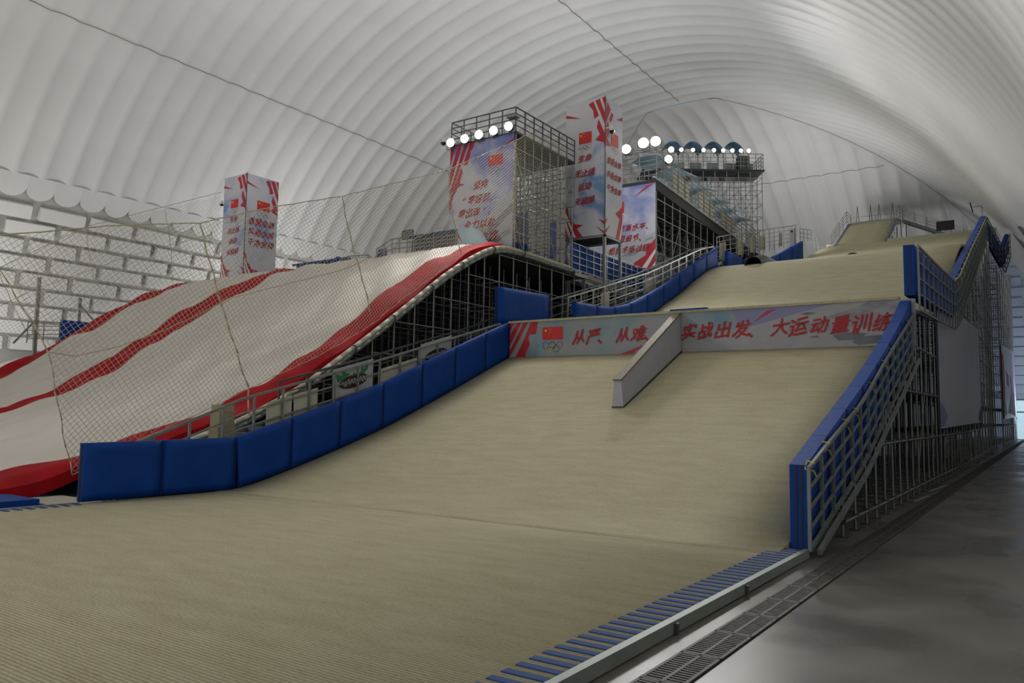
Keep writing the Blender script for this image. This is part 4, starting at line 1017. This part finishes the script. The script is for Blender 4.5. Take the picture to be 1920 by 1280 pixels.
def scaff_tower(label, x0, x1, y0, y1, z0, z1, step, dz, deck=True, faces='xr', rows=True, name='scaffold_tower', m='steel_light'):
    r = thing(name, ((x0+x1)/2, (y0+y1)/2, z0), label, 'scaffold')
    nx = max(2, round((x1-x0)/step)+1); ny = max(2, round((y1-y0)/step)+1)
    X = np.linspace(x0, x1, nx); Y = np.linspace(y0, y1, ny); Zs = np.arange(z0+.5, z1, dz)
    for y in Y: pole('standard', (x1, y, z0), (x1, y, z1), .036, m, r)
    for z in Zs: pole('ledger', (x1+.05, y0, z), (x1+.05, y1, z), .026, m, r)
    for i in range(ny-1):
        k = 0; z = z0+.5
        while z+2*dz <= z1+.1:
            if (i+k) % 2 == 0:
                a, c = (Y[i], Y[i+1]) if (i//2+k) % 2 else (Y[i+1], Y[i]); pole('brace', (x1-.05, a, z), (x1-.05, c, z+2*dz), .024, m, r)
            z += 2*dz; k += 1
    b = MB()
    for x in X[:-1]:
        for y in Y: b.tube((x, y, z0), (x, y, z1), .034, 5, cap=False)
        for z in Zs: b.tube((x, y0, z), (x, y1, z), .024, 5, cap=False)
    for y in Y:
        for z in Zs: b.tube((x0, y, z), (x1, y, z), .024, 5, cap=False)
    for i, x in enumerate(X[:-1]):
        for z in Zs[::2][:-1]:
            for y in Y[::2]: b.tube((x, y, z), (X[i+1], y, z+2*dz if z+2*dz < z1 else z1), .02, 5, cap=False)
    tag(b.build('inner_frame', 'steel_paint', r), kind='stuff')  # darker tubes put the tower's interior shade into the colour
    if deck: MB().box((x0-.1, y0-.1, z1), (x1+.1, y1+.1, z1+.12)).build('deck', 'steel_dark', r)
    return r, X, Y
def rails_on(r, pts, H, nr, step, m='steel_dark', base=True, rad=.03):
    """railing along a polyline of world points"""
    for k in range(nr):
        h = H*(nr-k)/nr; MB().path([p+Vector((0, 0, h)) for p in pts], rad if k else rad*1.3, 5).build('rail', m, r)
    for a, c in zip(pts[:-1], pts[1:]):
        n = max(1, round((c-a).length/step))
        for k in range(n+1):
            p = a.lerp(c, k/n)
            if k == 0 and a is not pts[0]: continue
            pole('rail_post', p, p+Vector((0, 0, H)), rad*1.3, m, r)

def floodlight(loc, aim, rad, label, group, post=.5):
    r = thing('floodlight', loc, label, 'floodlight', group); p = Vector(loc); d = Vector(aim).normalized()
    b = MB(); b.tube(p-d*.28, p, rad, 14); b.build('housing', 'steel_dark', r, smooth=False)
    b = MB(); b.tube(p-d*.01, p+d*.004, rad*.95, 16); b.build('lens', 'lamp_glow', r)
    b = MB(); s = d.cross(Vector((0, 0, 1))).normalized(); b.path([p-d*.14-s*(rad+.03), p-d*.14-s*(rad+.03)-Vector((0, 0, rad+.1)), p-d*.14+s*(rad+.03)-Vector((0, 0, rad+.1)), p-d*.14+s*(rad+.03)], .02, 5)
    b.tube(p-d*.14-Vector((0, 0, rad+.1)), p-d*.14-Vector((0, 0, rad+.1+post)), .03, 6); b.build('bracket', 'steel_dark', r)

# --- slogan tower on the deck of the air bag
r, X_, Y_ = scaff_tower('scaffold tower on the air bag deck carrying the tall slogan banner', -27.2, -23.0, 33.4, 39.4, 10.6, 17.3, .86, .9)
rails_on(r, [Vector((-27.3, 38.6, 17.42)), Vector((-27.3, 33.3, 17.42)), Vector((-22.95, 33.3, 17.42)), Vector((-22.95, 39.5, 17.42))], 1.3, 4, .9)
MB().box((-23.5, 33.2, 18.2), (-22.9, 33.6, 18.3)).build('shelf', 'steel', r)
bn = thing('tall_banner', (-25.1, 33.2, 11), 'tall blue and white slogan banner with flag and red stripes under five floodlights', 'banner')
MB().box((-27.3, 33.22, 10.9), (-23.02, 33.28, 17.3)).build('sheet', 'print_banner', bn)
f = Face(bn, (-27.3, 33.22, 17.3), (1, 0, 0), (0, 0, -1), 4.28, 6.4)
f.poly('snow_slope', [(0, .98), (.45, .74), (.75, .60), (1, .47), (1, 1), (0, 1)], 'snow_print')
f.polys('rock_shadow', [[(.62, .78), (.8, .68), (1, .58), (1, .66), (.8, .76), (.66, .83)], [(.5, .9), (.7, .86), (.95, .80), (.98, .84), (.72, .92)], [(.3, .98), (.5, .94), (.6, .96), (.5, 1)]], 'mountain')
f.polys('red_band', [[(0, 0), (.08, 0), (0, .17)], [(.13, 0), (.19, 0), (0, .36), (0, .24)], [(.23, 0), (.29, 0), (.06, .38), (0, .45), (0, .41)], [(.33, 0), (.40, 0), (.37, .055), (.33, .075), (.29, .19), (.21, .185)], [(.19, .20), (.21, .25), (.16, .34), (.25, .36), (.14, .37), (.06, .45), (0, .6), (0, .48)], [(.76, .125), (1, .045), (1, .065)], [(.9, .93), (.98, .98), (.94, .99)]], 'red')
f.flag(.62, .155, .845, .245); f.rings(.63, .255, .85, .325)
for s_, u, t, h in (('坚持', .51, .415, .5), ('“零容忍、', .48, .535, .5), ('零出现”，', .45, .645, .5), ('全力以赴', .50, .755, .54), ('夺干净金牌。', .52, .875, .56)): f.text(s_, u, t, h)
for k in range(5):
    floodlight((-27.1+k*.98, 32.95, 17.45+.04*k), (.25, -1, -.12), .25, ORD[k] + ' of five round floodlights above the tall slogan banner, counted from the dome camera', 'floodlights over the slogan banner', .1)
tag(MB().box((-25.6, 36.4, 10.8), (-24.2, 36.5, 13.9)).build('blue_tarp', 'tarp_blue', None, (-25, 36.4, 10.8)), 'blue tarp hanging inside the slogan tower scaffold', 'tarp')
tag(MB().box((-23.9, 38.2, 11.5), (-23.4, 38.3, 13.6)).build('blue_tarp', 'tarp_blue', None, (-23.6, 38.2, 10.8)), 'narrow blue tarp deeper inside the slogan tower scaffold', 'tarp')

# --- blue grid wall beside the deck
gw = thing('grid_wall', (XA, 43, 10.6), 'blue boards held in a steel grid along the takeoff deck', 'fence')
for k in range(8):
    y0 = 37.7+k*1.27; MB().box((XA-.12, y0+.02, 10.65), (XA-.06, y0+1.25, 12.12-.01*k)).build('blue_board', 'pad_blue', gw)
for k in range(13): MB().box((XA-.05, 37.7+k*.846-.025, 10.5), (XA, 37.7+k*.846+.025, 12.2)).build('post', 'steel_light', gw)
for z in (10.65, 11.02, 11.4, 11.77, 12.14): MB().box((XA-.03, 37.7, z-.02), (XA+.02, 47.9, z+.02)).build('rail', 'steel_light', gw)

# --- walkway tower
wt, X_, Y_ = scaff_tower('wide scaffold tower carrying the high walkway beyond the printed pillar', -28.0, -21.9, 48.9, 68, 8.0, 17.9, 1.35, 1.25, deck=False)
wtop = lambda y: 18.55 - (y-48.8)*.059
b = MB(); b.hexa([(-28.2, 48.6, wtop(48.6)-.7), (-21.8, 48.6, wtop(48.6)-.7), (-21.8, 71.4, wtop(71.4)-.9), (-28.2, 71.4, wtop(71.4)-.9), (-28.2, 48.6, wtop(48.6)), (-21.8, 48.6, wtop(48.6)), (-21.8, 71.4, wtop(71.4)), (-28.2, 71.4, wtop(71.4))]); b.build('deck', 'deck_dark', wt)
rails_on(wt, [Vector((-28.1, 48.6, wtop(48.6))), Vector((-21.75, 48.6, wtop(48.6))), Vector((-21.75, 71.4, wtop(71.4)))], 2.05, 6, 1.3, 'steel')
MB().bar((-21.72, 48.6, wtop(48.6)-.02), (-21.72, 71.4, wtop(71.4)-.02), .08, .1).build('edge_beam', 'steel_light', wt)
for k, y in enumerate((51.6, 56.6, 61.6, 67.6)):
    for j in range(2):
        a, c = y+j*1.5, y+1.45+j*1.5; b = MB(); b.hexa([(-21.84, a, wtop(a)+.15), (-21.8, a, wtop(a)+.15), (-21.8, c, wtop(c)+.15), (-21.84, c, wtop(c)+.15), (-21.84, a, wtop(a)+1.5), (-21.8, a, wtop(a)+1.5), (-21.8, c, wtop(c)+1.5), (-21.84, c, wtop(c)+1.5)]); b.build('infill_board', 'board_cream', wt)
def canopy(loc, L, Wd, rise, ang, label, group, m):
    """curved roof sheet on two posts"""
    r = thing('curved_canopy', loc, label, 'canopy', group); c = Vector(loc); ca, sa = math.cos(ang), math.sin(ang); n = 10; V = []
    for lay in (0, 1):
        for j in range(3):
            for k in range(n+1):
                t = k/n; u = (t-.5)*Wd; h = rise*(1-(2*t-1)**2) - lay*.05; v = (j-1)*L/2
                V.append(c + Vector((u*ca - v*sa, u*sa + v*ca, h)))
    m1 = n+1; N = 3*m1; F = grid_faces(3, m1) + [tuple(i+N for i in f) for f in grid_faces(3, m1, True)]
    for k in range(n): F += [(k+1, k, N+k, N+k+1), (2*m1+k, 2*m1+k+1, N+2*m1+k+1, N+2*m1+k)]
    for j in range(2): F += [(j*m1, (j+1)*m1, N+(j+1)*m1, N+j*m1), ((j+1)*m1+n, j*m1+n, N+j*m1+n, N+(j+1)*m1+n)]
    b = MB(); b.add(V, F); b.build('roof_sheet', m, r, smooth=True)
    for k in (0, n):
        for j in (0, 2): p = V[j*m1+k]; pole('post', p-Vector((0, 0, 2.45)), p, .035, 'steel', r)
for k, (y, z) in enumerate(((52.4, 21.0), (56.2, 21.0), (60.6, 20.9), (64.9, 20.8), (68.0, 20.65), (71.0, 20.5))):
    canopy((-23.6, y, z), 2.4, 2.6, .35, R(-8), ORD[k] + ' pale blue canopy sheet over the high walkway, counted from the slogan banner', 'canopies over the walkway', 'canopy_pale')
b4 = thing('walkway_banner', (-24.8, 48.5, 12.6), 'blue violet slogan banner half hidden behind the printed pillar', 'banner')
MB().box((-28.0, 48.5, 12.45), (-21.8, 48.56, 18.3)).build('sheet', 'print_banner', b4)
f = Face(b4, (-28.0, 48.5, 18.3), (1, 0, 0), (0, 0, -1), 6.2, 5.85)
f.poly('snow_slope', [(0, .86), (.4, .74), (.8, .64), (1, .58), (1, 1), (0, 1)], 'snow_print')
f.polys('rock_shadow', [[(.55, .84), (.75, .76), (.9, .72), (.75, .84)], [(.85, .68), (.97, .63), (.97, .66)]], 'mountain')
f.polys('red_band', [[(.74, .14), (.9, .02), (1, 0)], [(1, .66), (.9, .76), (.88, .85), (.75, .92), (.72, .97), (.80, .96), (.78, 1), (1, 1)]], 'red')
f.polys('white_band', [[(.84, .99), (1, .78), (1, .83), (.9, 1)], [(.95, 1), (1, .93), (1, 1)]], 'white_print', .02)
f.flag(.42, .17, .62, .31); f.rings(.42, .33, .62, .43)
for s_, u, t, h in (('苦练，', .0, 0, 0), ('、在高水平、', .72, .53, .52), ('下狠细节、', .68, .66, .52), ('把技术练过硬', .68, .79, .52), ('求真', .38, .97, .52)):
    if h: f.text(s_, u, t, h)
for k, (x, z, rd) in enumerate(((-23.9, 20.95, .34), (-22.6, 21.15, .38), (-21.7, 21.1, .36))):
    floodlight((x, 48.3, z), (.35, -1, -.1), rd, ORD[k] + ' big round floodlight on the walkway tower front rail, counted from the printed pillar', 'floodlights on the walkway tower', .1)
floodlight((-21.75, 50.6, 20.5), (.7, -1, -.1), .3, 'round floodlight on the side rail of the walkway tower', None, .1)

# --- rear platform, set square to the line of sight of the slopes
CX, CY = -27.5, 73.0; ux, uy = .823, .568
def Q(u, v, z): return Vector((CX+u*ux-v*uy, CY+u*uy+v*ux, z))      # u along the front, v to the rear
rp = thing('rear_platform', (CX, CY, 8), 'high scaffold platform behind the walkway with a row of floodlights', 'scaffold')
us = np.linspace(-6, 5.6, 11); vs_ = (0, 1.6, 3.2); b = MB()
for u in us: pole('standard', Q(u, 0, 8), Q(u, 0, 26.55), .045, 'steel', rp)
for v in vs_[1:]: pole('standard', Q(5.6, v, 8), Q(5.6, v, 26.55), .045, 'steel', rp)
for z in np.arange(9, 26, 1.3): pole('ledger', Q(-6, -.05, z), Q(5.6, -.05, z), .032, 'steel', rp)
for z in np.arange(9, 26, 1.3):
    for v in vs_[1:]: b.tube(Q(-6, v, z), Q(5.6, v, z), .03, 5)
    for u in us: b.tube(Q(u, 0, z), Q(u, 3.2, z), .028, 5)
for v in vs_[1:]:
    for u in us[:-1]: b.tube(Q(u, v, 8), Q(u, v, 26.55), .042, 5)
for i in range(10):
    for k in range(6): b.tube(Q(us[i+(k % 2)], 1.6, 9+k*2.6), Q(us[i+1-(k % 2)], 1.6, 11.6+k*2.6), .026, 5)
tag(b.build('inner_frame', 'steel', rp), kind='stuff')
for i in range(0, 10, 2):
    for k in range(6): s = (k+i//2) % 2; pole('brace', Q(us[i+s], 0, 9+k*2.6), Q(us[i+1-s], 0, 11.6+k*2.6), .028, 'steel', rp)
b = MB(); b.hexa([Q(-6.2, -.2, 26.55), Q(5.8, -.2, 26.55), Q(5.8, 3.4, 26.55), Q(-6.2, 3.4, 26.55), Q(-6.2, -.2, 26.7), Q(5.8, -.2, 26.7), Q(5.8, 3.4, 26.7), Q(-6.2, 3.4, 26.7)]); b.build('deck', 'deck_dark', rp)
rails_on(rp, [Q(-6.1, -.1, 26.7), Q(5.7, -.1, 26.7), Q(5.7, 3.3, 26.7)], 1.6, 4, .75, 'steel')
for k in range(6):
    u = -4.6+k*1.75; b = MB(); b.hexa([Q(u, 1.9, 26.1), Q(u+1.2, 1.9, 26.1), Q(u+1.2, 1.95, 26.1), Q(u, 1.95, 26.1), Q(u, 1.9, 28.0), Q(u+1.2, 1.9, 28.0), Q(u+1.2, 1.95, 28.0), Q(u, 1.95, 28.0)]); b.build('back_board', 'board_grey', rp)
b = MB(); b.hexa([Q(3.6, 1.0, 26.1), Q(4.7, 1.0, 26.1), Q(4.7, 1.9, 26.1), Q(3.6, 1.9, 26.1), Q(3.6, 1.0, 28.5), Q(4.7, 1.0, 28.5), Q(4.7, 1.9, 28.5), Q(3.6, 1.9, 28.5)]); b.build('cabin', 'steel_dark', rp)
for k in range(4):
    canopy(Q(-3.1+k*2.02, 1.6, 29.0), 2.2, 2.0, .75, math.atan2(uy, ux), ORD[3-k] + ' round-topped blue canopy behind the rear floodlights, counted from the dark cabin', 'canopies on the rear platform', 'canopy_blue')
aim = (.45, -.85, -.15)
for k, px in enumerate((-3.4, -2.4, -1.25, -.2, .82, 1.75, 2.65, 3.5, 4.25)):
    floodlight(Q(px, -.2, 28.6), aim, .3 if k == 0 else .2, ORD[8-k] + ' floodlight along the rear platform rail, counted from the dark cabin end', 'floodlights on the rear platform', .35)
tag(MB().box((-24.6, 69.5, 11), (-23.2, 69.6, 17.2)).build('blue_tarp', 'tarp_blue', None, (-24, 69.5, 11)), 'tall blue tarp hanging inside the walkway scaffold', 'tarp')

# ------------------------------------------------------------------ smaller things behind the air bag crest
r = thing('mesh_shed', (-26.9, 32.3, 10.9), 'low mesh-sided shed with blue roof edge on the air bag crest', 'shed')
b = MB()
for k in range(26): x = -28.5 + k*.124; b.box((x-.012, 31.58, 10.95), (x+.012, 31.6, 12.0+.0*k))
for z in (11.0, 11.2, 11.4, 11.6, 11.8, 11.98): b.box((-28.5, 31.57, z-.015), (-25.4, 31.6, z+.015))
b.build('mesh_front', 'steel_light', r); MB().box((-28.5, 31.7, 10.95), (-25.4, 32.6, 11.95)).build('body', 'deck_dark', r)
for x in (-28.5, -26.95, -25.4): MB().box((x-.04, 31.52, 10.9), (x+.04, 31.6, 12.0)).build('post', 'steel', r)
MB().box((-28.6, 31.45, 12.0), (-25.3, 32.7, 12.07)).build('roof', 'panel_white', r); MB().box((-28.6, 31.42, 11.95), (-25.3, 31.46, 12.05)).build('roof_edge', 'stripe_blue', r)
r = thing('print_ramp', (-24.6, 32.4, 11), 'pale blue printed slanted board at the end of the mesh shed', 'board')
b = MB(); b.poly([Vector((-25.3, 31.5, 12.05)), Vector((-25.3, 31.5, 10.95)), Vector((-23.6, 31.5, 10.95)), Vector((-24.4, 31.5, 12.05))], (0, .8, 0)); b.build('body', 'canopy_pale', r)
f = Face(r, (-25.3, 31.5, 12.05), (1, 0, 0), (0, 0, -1), 1.7, 1.1); f.poly('red_dart', [(.01, .12), (.22, .75), (.02, .4)], 'red')
r = thing('light_board', (-28.9, 31.8, 11), 'small dark light panel on a pole beside the mesh shed', 'light panel')
MB().tube((-29.05, 31.8, 10.6), (-29.05, 31.8, 12.2), .03).build('pole', 'steel', r); MB().box((-29.45, 31.76, 12.0), (-28.65, 31.84, 12.5)).build('panel', 'strap_black', r)
b = MB()
for k in range(8):
    for j in range(4): b.box((-29.4+k*.094, 31.74, 12.04+j*.11), (-29.34+k*.094, 31.76, 12.1+j*.11))
b.build('cells', 'board_grey', r)
r = thing('crest_railing', (-31, 32, 11), 'stepped grey railing on the air bag crest left of the mesh shed', 'railing')
pts = [Vector((-31.6, 32, 10.9)), Vector((-30.4, 32, 11.35)), Vector((-28.7, 32, 11.3))]
rails_on(r, pts, .85, 3, .6, 'steel')
r = thing('crest_railing', (-35, 33, 11), 'short grey railing peeking over the crest between two blue pads', 'railing')
rails_on(r, [Vector((-36.2, 33, 10.6)), Vector((-34.9, 33, 11.0)), Vector((-33.2, 33, 10.9))], .85, 3, .7, 'steel')
pad([(-37.0, 33, 10.6), (-35.9, 33, 10.6), (-35.9, 33, 11.95), (-36.3, 33, 11.8)], (0, .2, 0), 'dark blue pad corner peeking over the crest below the net', None, .02, seed=5, seam=False)
pad([(-33.4, 33, 10.6), (-32.0, 33, 10.6), (-31.9, 33, 12.0), (-32.4, 33, 12.0)], (0, .2, 0), 'bright blue pad corner peeking over the crest beside the railing', None, .02, seed=6, seam=False)
tag(MB().box((-34.9, 33.2, 10.7), (-33.3, 33.25, 11.75)).build('rink_board', 'canopy_pale', None, (-34.1, 33.2, 10.7)), 'pale printed board between the blue pad corners on the crest', 'board')
r = thing('low_shelter', (-41, 36, 10.9), 'low mesh shelter with blue roof edge behind the middle of the crest', 'shed')
MB().box((-43.2, 36, 11.6), (-38.2, 37.5, 12.55)).build('body', 'deck_dark', r); MB().box((-43.4, 35.8, 12.55), (-37.9, 37.7, 12.63)).build('roof', 'panel_white', r); MB().box((-43.4, 35.76, 12.45), (-37.9, 35.8, 12.6)).build('roof_edge', 'stripe_blue', r)
b = MB()
for k in range(30): b.box((-43.2+k*.17, 35.94, 11.6), (-43.17+k*.17, 35.97, 12.5))
for z in (11.7, 12.0, 12.3): b.box((-43.2, 35.94, z), (-38.2, 35.97, z+.03))
b.build('mesh_front', 'steel_light', r)
# far left: posts, railing and pad by the block wall
r = thing('net_post', (-55, 24.5, 0), 'tall grey net post with a diagonal stay before the block wall', 'post')
MB().box((-55.1, 24.4, 5), (-54.9, 24.6, 11.0)).build('mast', 'steel', r); MB().bar((-55, 23.2, 6.5), (-55, 24.5, 8.2), .1, .1).build('stay', 'steel', r)
r = thing('net_post', (-55, 27.2, 0), 'tall grey net post standing behind the blue pad corner', 'post')
MB().box((-55.1, 27.1, 5), (-54.9, 27.3, 9.95)).build('mast', 'steel', r); MB().bar((-55, 27.3, 9.4), (-55, 28.6, 8.1), .1, .1).build('stay', 'steel', r)
r = thing('deck_railing', (-55, 25.5, 7), 'low grey deck railing joined to the blue pad before the block wall', 'railing')
rails_on(r, [Vector((-55, 24.0, 6.6)), Vector((-55, 27, 6.9))], 1.35, 5, 1.0, 'steel')
pad([(-54.8, 26.0, 6.2), (-54.8, 29.5, 7.5), (-54.8, 29.5, 8.3), (-54.8, 26.0, 8.32)], (-.2, 0, 0), 'bright blue pad behind the red band of the air bag, by the block wall', None, .03, seed=9, seam=False)
# light panels near the top of the course
for loc, lab in (((-8.3, 88.2, 21.0), 'black floodlight panel on a pole beside the start stair'), ((-5.0, 86.5, 21.0), 'black floodlight panel on a tall pole above the right fence')):
    x, y, z = loc; h = 1.0 if x < -6 else 2.0; r = thing('mast_floodlight', loc, lab, 'floodlight')
    MB().tube((x, y, z-1.2), (x, y, z+h), .035).build('pole', 'steel', r)
    if x < -6: MB().box((x-.8, y-.06, z+.35), (x+.8, y+.06, z+1.3)).build('panel', 'strap_black', r)
    else: MB().bar((x-.75, y-.3, z+h-.55), (x-.95, y-.3, z+h+.35), .5, .1, up=(1, 0, 0)).build('panel', 'strap_black', r); MB().tube((x, y, z+h), (x-.8, y-.3, z+h-.1), .03).build('arm', 'steel', r)
r = thing('speaker_post', (-20.2, 76.6, 17.2), 'slim grey speaker column beside the tall blue end pad', 'speaker')
MB().box((-20.4, 76.4, 17.2), (-19.95, 76.8, 20.6)).build('column', 'steel', r); MB().tube((-20.17, 76.4, 20.3), (-20.17, 76.37, 20.3), .12, 10).build('cone', 'rubber', r)
r = thing('top_railing', (-20, 82, 18), 'short stepped railing behind the tall blue end pad', 'railing')
rails_on(r, [Vector((-20.2, 79.5, 19.9)), Vector((-20.0, 83, 20.4)), Vector((-19.9, 87.5, 19.6))], 1.3, 3, 1.4, 'steel')
